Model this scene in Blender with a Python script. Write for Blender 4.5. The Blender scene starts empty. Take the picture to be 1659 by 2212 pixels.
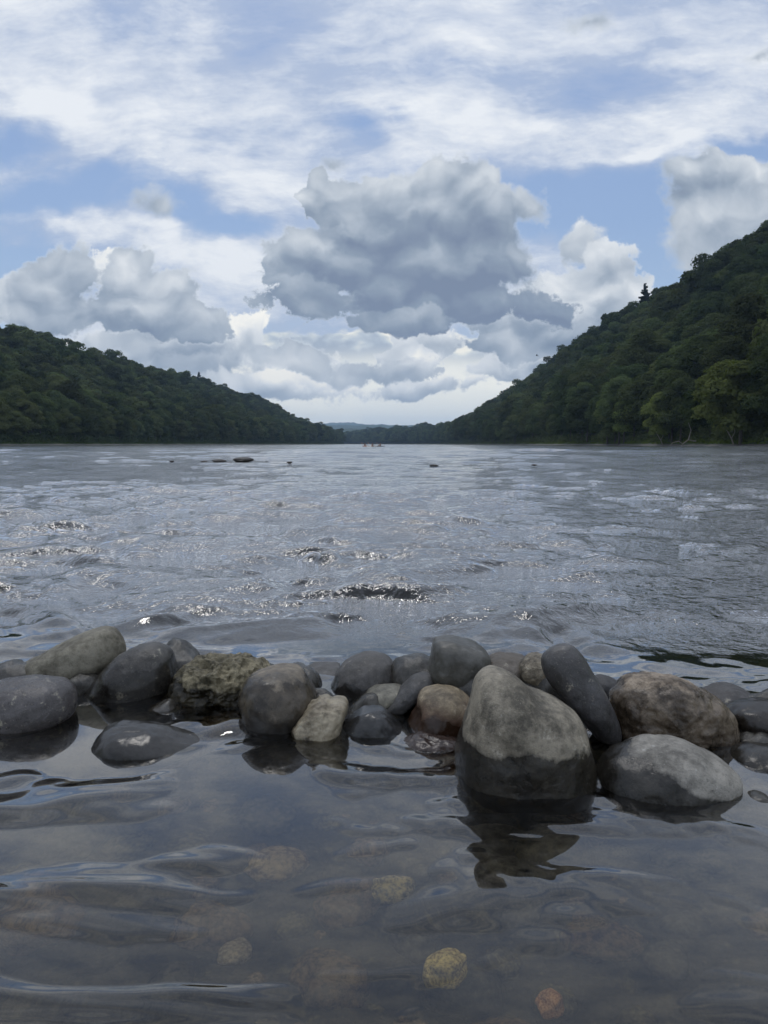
import bpy, math, random
import numpy as np
from mathutils import Vector, Matrix, Quaternion

random.seed(7)
RNG = np.random.default_rng(11)
S = bpy.context.scene
R = math.radians

# ------------------------------------------------------------------ camera
CAM_H = 0.70
PX_W, PX_H, PX_F, HOR = 1659.0, 2212.0, 1534.0, 959.0      # measuring frame of the photograph
PITCH = math.atan((PX_H / 2 - HOR) / PX_F)
cd = bpy.data.cameras.new("camera"); cam = bpy.data.objects.new("camera", cd)
S.collection.objects.link(cam); S.camera = cam
cam.location = (0, 0, CAM_H); cam.rotation_euler = (R(90) - PITCH, 0, 0)
cd.sensor_fit = 'VERTICAL'; cd.angle = 2 * math.atan(PX_H / 2 / PX_F)
cd.clip_start = 0.02; cd.clip_end = 60000

def ray(X, Y):
    a = (X - PX_W / 2) / PX_F; b = (PX_H / 2 - Y) / PX_F
    return Vector((a, math.cos(PITCH) + b * math.sin(PITCH), -math.sin(PITCH) + b * math.cos(PITCH)))
def at_y(X, Y, y):
    d = ray(X, Y); return Vector((0, 0, CAM_H)) + d * (y / d.y)
def at_z(X, Y, z=0.0):
    d = ray(X, Y); return Vector((0, 0, CAM_H)) + d * ((z - CAM_H) / d.z)
def under(X, Y, depth):
    """point on the river bed seen through flat water at a measured spot"""
    p = at_z(X, Y, 0); d = ray(X, Y).normalized()
    h = Vector((d.x, d.y, 0)); s = h.length / 1.33; h.normalize()
    t = s / math.sqrt(1 - s * s)
    return Vector((p.x + h.x * t * depth, p.y + h.y * t * depth, -depth))

# ------------------------------------------------------------------ node helper
class NT:
    def __init__(s, tree): s.t = tree; s.n = tree.nodes; s.l = tree.links
    def link(s, a, b): s.l.new(a, b)
    def put(s, sock, v):
        if isinstance(v, bpy.types.NodeSocket): s.l.new(v, sock)
        elif v is not None:
            if isinstance(v, (tuple, list)) and len(v) == 3 and sock.type == 'RGBA': v = (*v, 1)
            sock.default_value = v
    def m(s, op, a, b=None, c=None, clamp=False):
        n = s.n.new('ShaderNodeMath'); n.operation = op; n.use_clamp = clamp
        s.put(n.inputs[0], a); s.put(n.inputs[1], b)
        if c is not None: s.put(n.inputs[2], c)
        return n.outputs[0]
    def v(s, op, a, b=None, scale=None):
        n = s.n.new('ShaderNodeVectorMath'); n.operation = op
        s.put(n.inputs[0], a)
        if b is not None: s.put(n.inputs[1], b)
        if scale is not None: s.put(n.inputs['Scale'], scale)
        return n.outputs['Value'] if op in ('LENGTH', 'DOT_PRODUCT') else n.outputs['Vector']
    def xyz(s, x, y, z):
        n = s.n.new('ShaderNodeCombineXYZ'); s.put(n.inputs[0], x); s.put(n.inputs[1], y); s.put(n.inputs[2], z); return n.outputs[0]
    def sep(s, v):
        n = s.n.new('ShaderNodeSeparateXYZ'); s.put(n.inputs[0], v); return n.outputs
    def noise(s, v, scale, detail=4, rough=0.55, color=False, lac=2.0, dist=0.0):
        n = s.n.new('ShaderNodeTexNoise'); s.put(n.inputs['Vector'], v); s.put(n.inputs['Scale'], scale)
        n.inputs['Detail'].default_value = detail; n.inputs['Roughness'].default_value = rough
        n.inputs['Lacunarity'].default_value = lac; n.inputs['Distortion'].default_value = dist
        return n.outputs['Color' if color else 'Fac']
    def voro(s, v, scale, detail=0, rough=0.5, feature='F1', rnd=1.0, out='Distance'):
        n = s.n.new('ShaderNodeTexVoronoi'); n.feature = feature; s.put(n.inputs['Vector'], v); s.put(n.inputs['Scale'], scale)
        if 'Detail' in n.inputs: n.inputs['Detail'].default_value = detail; n.inputs['Roughness'].default_value = rough
        n.inputs['Randomness'].default_value = rnd
        return n.outputs[out]
    def mr(s, v, a, b, c=0.0, d=1.0, kind='SMOOTHSTEP'):
        n = s.n.new('ShaderNodeMapRange'); n.interpolation_type = kind; n.clamp = True
        s.put(n.inputs[0], v)
        for i, q in enumerate((a, b, c, d)): s.put(n.inputs[i + 1], q)
        return n.outputs[0]
    def mapping(s, v, loc=(0, 0, 0), rot=(0, 0, 0), scale=(1, 1, 1), kind='POINT'):
        n = s.n.new('ShaderNodeMapping'); n.vector_type = kind; s.put(n.inputs[0], v)
        n.inputs['Location'].default_value = loc; n.inputs['Rotation'].default_value = rot; n.inputs['Scale'].default_value = scale
        return n.outputs[0]
    def mix(s, f, a, b, mode='MIX'):
        n = s.n.new('ShaderNodeMix'); n.data_type = 'RGBA'; n.blend_type = mode; n.clamp_factor = True
        s.put(n.inputs[0], f); s.put(n.inputs[6], a); s.put(n.inputs[7], b); return n.outputs[2]
    def ramp(s, f, stops):
        n = s.n.new('ShaderNodeValToRGB'); s.put(n.inputs[0], f); e = n.color_ramp.elements
        while len(e) < len(stops): e.new(0.5)
        for q, (p, c) in zip(e, stops): q.position = p; q.color = (*c, 1)
        return n.outputs[0]
    def bump(s, h, strength=0.5, dist=0.01, normal=None):
        n = s.n.new('ShaderNodeBump'); s.put(n.inputs['Height'], h); s.put(n.inputs['Strength'], strength); s.put(n.inputs['Distance'], dist)
        if normal is not None: s.put(n.inputs['Normal'], normal)
        return n.outputs[0]
def sun_dir(el, az):   # az measured from +y (ahead) towards +x (right)
    return Vector((math.sin(az) * math.cos(el), math.cos(az) * math.cos(el), math.sin(el)))

# ------------------------------------------------------------------ world, sun, exposure
SUN_EL, SUN_AZ = R(66), R(-18)
W = bpy.data.worlds.new("World"); S.world = W; W.use_nodes = True
w = NT(W.node_tree); w.n.clear()
out = w.n.new('ShaderNodeOutputWorld'); bg = w.n.new('ShaderNodeBackground'); bg.inputs['Strength'].default_value = 0.09
w.link(bg.outputs[0], out.inputs[0])
sky = w.n.new('ShaderNodeTexSky'); sky.sky_type = 'NISHITA'; sky.sun_disc = False
sky.sun_elevation = SUN_EL; sky.sun_rotation = SUN_AZ; sky.air_density = 1.0; sky.dust_density = 0.6; sky.ozone_density = 2.0
SKY = 10.0   # cloud radiance units matching Background strength 0.1
D = w.n.new('ShaderNodeTexCoord').outputs['Generated']
dx, dy, dz = w.sep(D)
ay = w.m('MAXIMUM', w.m('ABSOLUTE', dy), 0.15)
gx, gz = w.m('DIVIDE', dx, ay), w.m('DIVIDE', dz, ay)
P = w.xyz(gx, gz, 0.0)
def g(X, Y): d = ray(X, Y); return (d.x / d.y, d.z / d.y)
def warp(P, s, a, d=3, seed=0.0):
    c = w.noise(w.v('ADD', P, (seed, seed * .7, 0)), s, d, 0.55, color=True)
    return w.v('ADD', P, w.v('MULTIPLY', w.v('SUBTRACT', c, (0.5, 0.5, 0.5)), (a, a, 0)))
def blob(P, X, Y, rx, ry, ang=0.0, amp=1.0):
    c = g(X, Y)
    q = w.mapping(P, (c[0], c[1], 0), (0, 0, R(ang)), (rx / PX_F, ry / PX_F, 1), 'TEXTURE')
    L = w.v('LENGTH', q)
    return w.m('MULTIPLY_ADD', L, -amp, amp)            # amp at the centre, 0 on the rim
def union(P, blobs, k=0.3):
    acc = None
    for b in blobs:
        v = blob(P, *b); acc = v if acc is None else w.m('SMOOTH_MAX', acc, v, k)
    return acc
def total(P, blobs):
    acc = None
    for b in blobs:
        v = w.m('MAXIMUM', blob(P, *b), 0.0); acc = v if acc is None else w.m('ADD', acc, v)
    return acc
# blue ground of the sky
blue = w.mix(0.7, sky.outputs[0], w.ramp(w.mr(gz, 0.0, 0.75, kind='LINEAR'),
       [(0, (6.2, 7.2, 7.8)), (0.18, (4.6, 5.9, 7.7)), (0.4, (3.3, 4.6, 7.1)), (1.0, (2.3, 3.4, 6.4))]))
# high sheet of cirrus
P1 = warp(warp(P, 3.0, 0.16, 4), 14.0, 0.045, 4, 1.7)
gaps = total(P1, [(150, 425, 300, 60, 4), (420, 485, 120, 60, -25), (525, 515, 90, 32), (40, 560, 190, 75), (1260, 455, 400, 95, 4),
    (1440, 570, 230, 120), (775, 275, 95, 60, -20, .8), (870, 230, 90, 50, 0, .6), (1240, 190, 220, 80, 0, .4), (1600, 335, 150, 36), (20, 330, 90, 60, 0, .8),
    (230, 45, 190, 90, 0, .3), (560, 60, 260, 90, 0, .35), (60, 690, 160, 60, 0, .8), (1500, 180, 200, 60, 0, .3), (980, 130, 200, 50, 0, .35)])
glow = total(P1, [(290, 505, 330, 42, -16), (500, 600, 190, 110), (300, 330, 330, 70, -12), (560, 430, 170, 120), (880, 300, 190, 80, -20), (1330, 355, 260, 26, 8),
    (100, 280, 160, 60, -10), (1000, 250, 300, 60, -15), (60, 460, 160, 22, -8)])
fib = w.noise(w.mapping(warp(P, 5.0, 0.05, 2, 3.1), rot=(0, 0, R(-18)), scale=(2.6, 7.5, 1), kind='POINT'), 1.7, 9, 0.68)
puff = w.noise(w.mapping(P, scale=(1, 2.0, 1)), 2.6, 5, 0.5)
cov = w.m('ADD', w.m('MULTIPLY_ADD', fib, 2.1, -0.45), w.m('MULTIPLY_ADD', puff, 0.8, -0.15))
cov = w.m('SUBTRACT', w.m('ADD', cov, w.mr(gz, 0.36, 0.5, 0.14, 0.42)), w.m('MULTIPLY', gaps, 1.35)); cov = w.m('ADD', cov, w.m('MULTIPLY', glow, 0.45))
a1 = w.mr(cov, 0.10, 1.25)
lum1 = w.m('ADD', w.m('MULTIPLY', w.mr(cov, 0.4, 1.6), 0.45), w.m('ADD', w.m('MULTIPLY', glow, 0.55), w.m('ADD', w.m('MULTIPLY_ADD', fib, 3.0, -1.55), w.m('MULTIPLY_ADD', puff, 1.0, -0.45))))
c1 = w.ramp(lum1, [(0, (4.6, 5.4, 7.0)), (0.45, (6.3, 6.9, 8.0)), (1, (8.6, 8.9, 9.3))])
col = w.mix(w.m('MULTIPLY', a1, 0.97), blue, c1)
# banks of cumulus low over the valley
P2 = warp(P, 9.0, 0.035, 4, 5.0)
Q = w.mapping(P2, scale=(5.5, 12.0, 1))
bil = w.m('SUBTRACT', 1.0, w.voro(Q, 1.25, 3, 0.55, 'F1'))
bil2 = w.m('SUBTRACT', 1.0, w.voro(w.v('ADD', Q, (0.10, 0.34, 0)), 1.25, 3, 0.55, 'F1'))
n2 = w.noise(Q, 1.3, 8, 0.66)
band = w.mr(gz, 0.11, 0.20, 1.0, 0.0)
f2 = w.m('ADD', w.m('MULTIPLY_ADD', bil, 0.5, -0.30), w.m('MULTIPLY_ADD', n2, 1.4, -0.62))
f2 = w.m('ADD', f2, w.m('MULTIPLY_ADD', band, 1.05, -0.62))
lowb = total(P2, [(520, 770, 120, 60), (660, 790, 170, 80), (870, 790, 130, 60), (800, 730, 300, 60), (330, 760, 300, 60), (1100, 790, 200, 60), (1250, 760, 130, 60)])
f2 = w.m('ADD', f2, w.m('MULTIPLY', lowb, 0.6))
a2 = w.mr(f2, -0.02, 0.14)
em2 = w.m('SUBTRACT', bil, bil2)
sh2 = w.m('ADD', w.m('MULTIPLY_ADD', em2, 2.6, 0.42), w.m('MULTIPLY_ADD', n2, -2.2, 1.1))
sh2 = w.m('ADD', sh2, w.mr(f2, 0.0, 0.2, 0.25, 0.0))
c2 = w.ramp(sh2, [(0, (4.2, 4.9, 5.9)), (0.4, (5.6, 6.3, 7.0)), (0.7, (7.6, 7.9, 7.8)), (1, (10.2, 9.9, 8.9))])
col = w.mix(a2, col, c2)
# big near cumulus
P3 = warp(warp(P, 5.5, 0.09, 3, 9.0), 26.0, 0.022, 4, 2.0)
B3 = w.mapping(P3, scale=(1, 1.25, 1))
v3 = w.voro(B3, 10.0, 2, 0.45, 'F1'); v3b = w.voro(w.v('ADD', B3, (0.004, 0.028, 0)), 10.0, 2, 0.45, 'F1')
n3 = w.noise(B3, 9.0, 6, 0.55); n3b = w.noise(w.v('ADD', B3, (0.006, 0.03, 0)), 9.0, 6, 0.55)
rough3 = w.m('ADD', w.m('ADD', w.m('MULTIPLY_ADD', v3, -0.85, 0.72), w.m('MULTIPLY_ADD', n3, 1.1, -0.5)), w.m('MULTIPLY_ADD', w.noise(P, 40.0, 6, 0.68), 0.9, -0.45))
emb = w.m('ADD', w.m('MULTIPLY', w.m('SUBTRACT', v3b, v3), 0.9), w.m('MULTIPLY', w.m('SUBTRACT', n3, n3b), 1.0))
CL = [(0, (2.0, 2.5, 3.5)), (0.21, (2.7, 3.3, 4.2)), (0.42, (4.1, 4.7, 5.5)), (0.62, (5.8, 6.3, 6.9)), (0.83, (8.0, 8.3, 8.6)), (1, (10.5, 10.3, 9.6))]
rk = w.m('MULTIPLY', rough3, 1.0)
CH = [None]     # keeps the billows evaluating one after the other
def lobes(col, L_, t0=0.95):
    """billows laid back to front: each one lit on its crown and shaded towards its base"""
    T, A = None, None
    for (X, Y, rx, ry, tt, tb, soft) in L_:
        c = g(X, Y); q = w.mapping(P3 if CH[0] is None else w.v('ADD', P3, w.m('MULTIPLY', CH[0], 1e-7)), (c[0], c[1], 0), (0, 0, 0), (rx / PX_F * 1.12, ry / PX_F * 1.12, 1), 'TEXTURE')
        kk = min(1.25, 72.0 / min(rx, ry))
        f = w.m('ADD', w.m('SUBTRACT', 1.0, w.v('LENGTH', q)), w.m('MULTIPLY', rk, kk))
        a = w.mr(f, 0.0, soft)
        t = w.m('ADD', w.mr(w.sep(q)[1], -0.75, 0.8, tb, tt), w.m('MULTIPLY', emb, 0.85))
        if T is None: T = w.m('MULTIPLY_ADD', w.m('SUBTRACT', t, t0), a, t0); A = a; CH[0] = A
        else:
            T = w.m('MULTIPLY_ADD', w.m('SUBTRACT', t, T), a, T)
            A = w.m('SUBTRACT', 1.0, w.m('MULTIPLY', w.m('SUBTRACT', 1.0, A), w.m('SUBTRACT', 1.0, a))); CH[0] = w.m('ADD', A, T)
    return w.mix(A, col, w.ramp(w.m('DIVIDE', T, 1.2), CL))
col = lobes(col, [(1640, 385, 110, 55, .66, .52, .25), (1570, 450, 140, 100, .62, .46, .3), (1510, 545, 85, 65, .58, .52, .6), (335, 450, 52, 44, .52, .42, .9), (740, 345, 42, 26, .50, .45, .9),
    (1640, 92, 80, 36, .55, .48, .9), (1290, 45, 110, 26, .62, .58, 1.0), (1255, 515, 44, 60, .66, .55, .4)], .8)
hb = w.m('MAXIMUM', blob(P, 870, 850, 520, 110), 0.0)
col = w.mix(w.mr(hb, 0.0, 0.6, 0.0, 0.9), col, (11.0, 10.9, 9.9))
col = lobes(col, [(480, 765, 70, 40, .95, .6, .25), (540, 745, 60, 45, 1.15, .75, .2), (700, 790, 60, 50, 1.1, .6, .25), (930, 745, 90, 34, 1.05, .6, .3), (1080, 800, 120, 34, 1.0, .6, .3), (850, 790, 80, 55, 1.1, .5, .2),
    (760, 800, 150, 34, .75, .45, .3), (640, 770, 110, 42, .85, .45, .25), (400, 800, 160, 34, .8, .5, .35), (300, 760, 170, 40, .75, .5, .35), (560, 830, 150, 26, 1.0, .6, .3), (900, 840, 170, 24, 1.05, .65, .3), (1200, 790, 130, 30, .85, .5, .3)], 1.15)
col = lobes(col, [(55, 640, 90, 60, .75, .55, .3), (228, 585, 44, 56, 1.15, .85, .18), (130, 615, 110, 68, .66, .42, .22), (285, 600, 80, 76, .72, .50, .2), (345, 640, 100, 64, .70, .45, .2), (230, 680, 170, 46, .48, .30, .25), (395, 705, 90, 44, .50, .32, .25)], 1.05)
col = lobes(col, [(1310, 610, 60, 72, .78, .58, .22), (1190, 625, 110, 74, .84, .50, .22), (1265, 690, 130, 72, .74, .40, .25), (1120, 705, 150, 64, .80, .34, .25), (1050, 750, 120, 36, .60, .38, .3), (1230, 735, 130, 34, .50, .34, .3)], 1.1)
col = lobes(col, [(1130, 452, 110, 46, .62, .50, .5), (965, 455, 150, 100, .55, .30, .2), (700, 420, 58, 66, .62, .44, .16), (775, 440, 100, 76, .62, .40, .18), (1045, 540, 130, 112, .40, .16, .25), (810, 510, 150, 112, .46, .20, .2),
    (620, 590, 58, 50, .52, .36, .2), (700, 560, 100, 84, .52, .24, .2), (905, 590, 215, 112, .26, .02, .25), (690, 655, 125, 44, .42, .20, .2), (950, 655, 215, 56, .12, -.05, .25), (850, 690, 130, 24, .30, .18, .3)], .9)
# thin bright cloud round the veiled sun, added above the frame to lift reflections
sdv = sun_dir(SUN_EL, SUN_AZ); cs = w.v('DOT_PRODUCT', D, tuple(sdv))
gl_ = w.m('MULTIPLY', w.mr(w.noise(warp(D, 2.0, 0.3, 2, 4.0), 2.6, 5, 0.6), 0.38, 0.62, 0.15, 1.5), w.m('ADD', w.m('MULTIPLY', w.mr(cs, 0.90, 1.0), 0.6), w.mr(dz, 0.52, 0.80, 0.0, 0.35)))
col = w.mix(1.0, col, w.xyz(w.m('ADD', gl_, 1.0), w.m('ADD', gl_, 1.0), w.m('ADD', gl_, 1.0)), 'MULTIPLY')
w.link(col, bg.inputs['Color'])
W.cycles.sampling_method = 'MANUAL'; W.cycles.sample_map_resolution = 512

sl = bpy.data.lights.new("sun", 'SUN'); sun = bpy.data.objects.new("sun", sl); S.collection.objects.link(sun)
sl.energy = 0.6; sl.angle = R(10); sl.color = (1.0, 0.96, 0.90)
sun.rotation_euler = sun_dir(SUN_EL, SUN_AZ).to_track_quat('Z', 'Y').to_euler()
S.view_settings.view_transform = 'Standard'; S.view_settings.look = 'None'
S.view_settings.exposure = 0.2; S.view_settings.gamma = 1.0; S.view_settings.use_curve_mapping = False
S.render.engine = 'CYCLES'
S.cycles.use_denoising = True; S.cycles.denoiser = 'OPENIMAGEDENOISE'; S.cycles.denoising_prefilter = 'ACCURATE'
S.cycles.max_bounces = 8; S.cycles.diffuse_bounces = 2; S.cycles.glossy_bounces = 3; S.cycles.transmission_bounces = 6
S.cycles.volume_bounces = 0; S.cycles.transparent_max_bounces = 8
S.cycles.sample_clamp_indirect = 4.0; S.cycles.caustics_reflective = True; S.cycles.caustics_refractive = True

# ------------------------------------------------------------------ numpy noise
_p = np.random.default_rng(3).permutation(256); _p = np.concatenate([_p, _p, _p])
_G = np.random.default_rng(4).normal(size=(256, 3)); _G /= np.linalg.norm(_G, axis=1)[:, None]
def pn3(x, y, z):
    xi, yi, zi = np.floor(x).astype(np.int64), np.floor(y).astype(np.int64), np.floor(z).astype(np.int64)
    xf, yf, zf = x - xi, y - yi, z - zi
    xi &= 255; yi &= 255; zi &= 255
    f = lambda t: t * t * t * (t * (t * 6 - 15) + 10)
    u, v, t = f(xf), f(yf), f(zf); r = 0
    for a in (0, 1):
        wa = u if a else 1 - u
        for b in (0, 1):
            wb = v if b else 1 - v
            for c in (0, 1):
                gi = _G[_p[_p[_p[xi + a] + yi + b] + zi + c]]
                r = r + wa * wb * (t if c else 1 - t) * (gi[..., 0] * (xf - a) + gi[..., 1] * (yf - b) + gi[..., 2] * (zf - c))
    return r * 1.5
_G2 = np.stack([np.cos(np.arange(256) / 256 * 2 * np.pi), np.sin(np.arange(256) / 256 * 2 * np.pi)], -1)
def pn2(x, y):
    xi, yi = np.floor(x).astype(np.int64), np.floor(y).astype(np.int64)
    xf, yf = x - xi, y - yi; xi &= 255; yi &= 255
    f = lambda t: t * t * t * (t * (t * 6 - 15) + 10)
    u, v = f(xf), f(yf); r = 0
    for a in (0, 1):
        for b in (0, 1):
            gi = _G2[_p[_p[xi + a] + yi + b]]
            r = r + (u if a else 1 - u) * (v if b else 1 - v) * (gi[..., 0] * (xf - a) + gi[..., 1] * (yf - b))
    return r * 1.4
def fbm2(x, y, o=4, g=0.5):
    r = 0; a = 1
    for i in range(o): r = r + a * pn2(x * 2 ** i + 17.3 * i, y * 2 ** i - 9.1 * i); a *= g
    return r
def fbm3(p, s, o=4, g=0.5, seed=0.0):
    r = 0; a = 1
    for i in range(o):
        k = s * 2 ** i; r = r + a * pn3(p[:, 0] * k + seed + 5.2 * i, p[:, 1] * k + seed * 1.7, p[:, 2] * k - seed); a *= g
    return r
def sst(a, b, x): t = np.clip((x - a) / (b - a), 0, 1); return t * t * (3 - 2 * t)

def mesh_np(name, V, F, mat=None, smooth=True):
    me = bpy.data.meshes.new(name); V = np.asarray(V, dtype=np.float32); F = np.asarray(F, dtype=np.int32)
    me.vertices.add(len(V)); me.vertices.foreach_set('co', V.ravel())
    k = F.shape[1]; me.loops.add(F.size); me.loops.foreach_set('vertex_index', F.ravel())
    me.polygons.add(len(F)); me.polygons.foreach_set('loop_start', np.arange(0, F.size, k, dtype=np.int32))
    me.polygons.foreach_set('use_smooth', np.full(len(F), smooth, dtype=bool))
    me.update(calc_edges=True); me.validate()
    if mat: me.materials.append(mat)
    return me
def grid_faces(nr, nc):
    i = (np.arange(nr - 1)[:, None] * nc + np.arange(nc - 1)[None, :]).ravel()
    return np.stack([i, i + 1, i + nc + 1, i + nc], -1)
def link(name, me, parent=None, loc=None):
    o = bpy.data.objects.new(name, me); S.collection.objects.link(o)
    if parent is not None: o.parent = parent
    if loc is not None: o.location = loc
    return o
def tag(o, label=None, cat=None, group=None, kind=None):
    for k, v in (('label', label), ('category', cat), ('group', group), ('kind', kind)):
        if v: o[k] = v
    return o
def material(name):
    m = bpy.data.materials.new(name); m.use_nodes = True; n = NT(m.node_tree); n.n.clear()
    o = n.n.new('ShaderNodeOutputMaterial'); return m, n, o
def principled(n, o, **kw):
    b = n.n.new('ShaderNodeBsdfPrincipled')
    for k, v in kw.items(): n.put(b.inputs[k.replace('_', ' ')], v)
    n.link(b.outputs[0], o.inputs['Surface']); return b

# ------------------------------------------------------------------ valley shape
def bank_r(y):  # x of the right waterline
    return 100 + 12 * sst(150, 900, y) + 7 * sst(900, 1400, y) - 330 * sst(1450, 3100, y) + 3.0 * np.sin(y / 41.0) + 2 * np.sin(y / 17.0)
def bank_l(y):
    return -172 + 75 * sst(250, 1700, y) - 260 * sst(1720, 2050, y) + 2.5 * np.sin(y / 53.0 + 1) + 1.5 * np.sin(y / 19.0)
def hill_r(x, y):
    d = x - bank_r(y)
    H = 97 * (1 - 0.13 * (1 - sst(280, 520, y))) * (1 - 0.30 * sst(700, 1300, y)) * (1 - 0.80 * sst(1300, 1750, y))
    z = -1.6 + 3.2 * sst(-6, 5, d) + 0.05 * np.maximum(d, 0) + H * sst(2, 165, d) ** 0.92
    return z + (fbm2(x / 60, y / 60, 3) * 9) * sst(5, 60, d)
def hill_l(x, y):
    d = bank_l(y) - x
    H = 66 * (1 - 0.05 * sst(600, 1300, y)) * (1 - 0.75 * sst(1350, 1950, y))
    z = -1.6 + 3.0 * sst(-6, 6, d) + 0.04 * np.maximum(d, 0) + H * sst(8, 190, d) ** 0.95
    return z + (fbm2(x / 60 + 9, y / 60, 3) * 9) * sst(5, 60, d)

m_bank, n, o = material("hillside_soil")
pos = n.n.new('ShaderNodeNewGeometry').outputs['Position']
z = n.sep(pos)[2]
gr = n.mix(n.noise(pos, 0.25, 5), (0.030, 0.045, 0.014), (0.060, 0.085, 0.026))
stone = n.mix(n.noise(pos, 1.5, 4), (0.10, 0.095, 0.085), (0.19, 0.18, 0.16))
principled(n, o, Base_Color=n.mix(n.mr(n.m('MULTIPLY_ADD', n.noise(pos, 0.12, 3), 0.9, z), 0.9, 1.2), stone, gr), Roughness=0.95)

def hillside(side):
    ys = np.concatenate([np.arange(-120, 1000, 6.0), np.arange(1000, 3300, 14.0)])
    ds = np.concatenate([np.linspace(-12, 30, 22), np.linspace(33, 260, 40), np.linspace(270, 900, 12)])
    Y, Dd = np.meshgrid(ys, ds, indexing='ij')
    X = bank_r(Y) + Dd if side > 0 else bank_l(Y) - Dd
    Z = hill_r(X, Y) if side > 0 else hill_l(X, Y)
    F = grid_faces(*Y.shape)
    if side < 0: F = F[:, ::-1]
    return tag(link("hillside", mesh_np("hillside", np.stack([X, Y, Z], -1).reshape(-1, 3), F, m_bank)), kind='structure')
hillside(1); hillside(-1)

# far blue ridges closing the valley
m_far, n, o = material("far_wooded_hill")
pos = n.n.new('ShaderNodeNewGeometry').outputs['Position']
principled(n, o, Base_Color=n.mix(n.noise(pos, 0.02, 6, 0.7), (0.02, 0.034, 0.018), (0.055, 0.085, 0.04)), Roughness=1.0)
def ridge(y0, x0, x1, h, seed, slope):
    xs = np.linspace(x0, x1, 420); ts = np.linspace(-1, 1, 60)
    X, T = np.meshgrid(xs, ts, indexing='ij')
    crest = h * (1 + 0.13 * fbm2(X / 900 + seed, X * 0 + seed, 4)) + slope * X
    crest = crest * sst(x0, x0 + 500, X) * (1 - sst(x1 - 600, x1, X))
    Z = -2 + crest * np.cos(T * np.pi / 2) ** 0.8 + fbm2(X / 70 + seed, T * 9, 4, 0.6) * 9 * np.cos(T * np.pi / 2)
    Yv = y0 + T * 650 + 60 * fbm2(X / 800, X * 0 + 2 + seed, 2)
    tag(link("hill", mesh_np("hill", np.stack([X, Yv, Z], -1).reshape(-1, 3), grid_faces(*X.shape)[:, ::-1], m_far)), kind='structure')
ridge(4300, -1500, 1500, 84, 3.0, -0.03)
ridge(6200, -2300, 2300, 158, 8.0, 0.0)
ridge(9000, -3000, 3400, 238, 21.0, -0.02)

# ------------------------------------------------------------------ river bed
m_bed, n, o = material("river_bed_silt")
pos = n.n.new('ShaderNodeNewGeometry').outputs['Position']
vb = n.voro(pos, 16.0, 2, 0.5, 'F1'); nb = n.noise(pos, 30, 5)
base = n.mix(n.mr(vb, 0.1, 0.7), (0.060, 0.050, 0.030), (0.016, 0.014, 0.010))
base = n.mix(n.mr(nb, 0.55, 0.75), base, (0.09, 0.08, 0.045))
base = n.mix(n.mr(n.sep(pos)[1], 2.2, 3.5), base, (0.012, 0.012, 0.010))
principled(n, o, Base_Color=base, Roughness=0.9, Normal=n.bump(n.m('MULTIPLY_ADD', vb, -1.0, n.m('MULTIPLY', nb, 0.4)), 0.8, 0.03))

def fan_rows(lo_scale):
    ys = [0.25]
    while ys[-1] < 4200:
        y = ys[-1]
        ys.append(y + lo_scale * (min(0.0042 * y * y, 0.0065 * y) if y < 70 else 0.0135 * y))
    back = -np.geomspace(0.3, 300, 24)[::-1]
    return np.concatenate([back, np.linspace(-0.2, 0.23, 60 if lo_scale < 2 else 20), ys])
def fan_cols(fine):
    c = np.linspace(-0.72, 0.72, fine)
    s = np.concatenate([np.linspace(0.76, 1.5, 22), np.geomspace(1.6, 9, 14)])
    return np.concatenate([-s[::-1], c, s])
def fan(rows, cols):
    Y, U = np.meshgrid(rows, cols, indexing='ij')
    return U * (np.maximum(Y, 0) + 1.3 + np.maximum(-Y, 0) * 0.4), Y
X, Y = fan(fan_rows(3.5), fan_cols(260))
depth = 0.27 + 0.35 * sst(2.4, 6, Y) + 0.9 * sst(6, 40, Y) + 0.06 * fbm2(X * 1.3, Y * 1.3, 3)
Zb = -depth + 0.035 * np.abs(pn2(X * 8, Y * 8)) * (1 - sst(3, 8, Y))
tag(link("riverbed", mesh_np("riverbed", np.stack([X, Y, Zb], -1).reshape(-1, 3), grid_faces(*X.shape), m_bed)), kind='structure')

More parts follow.
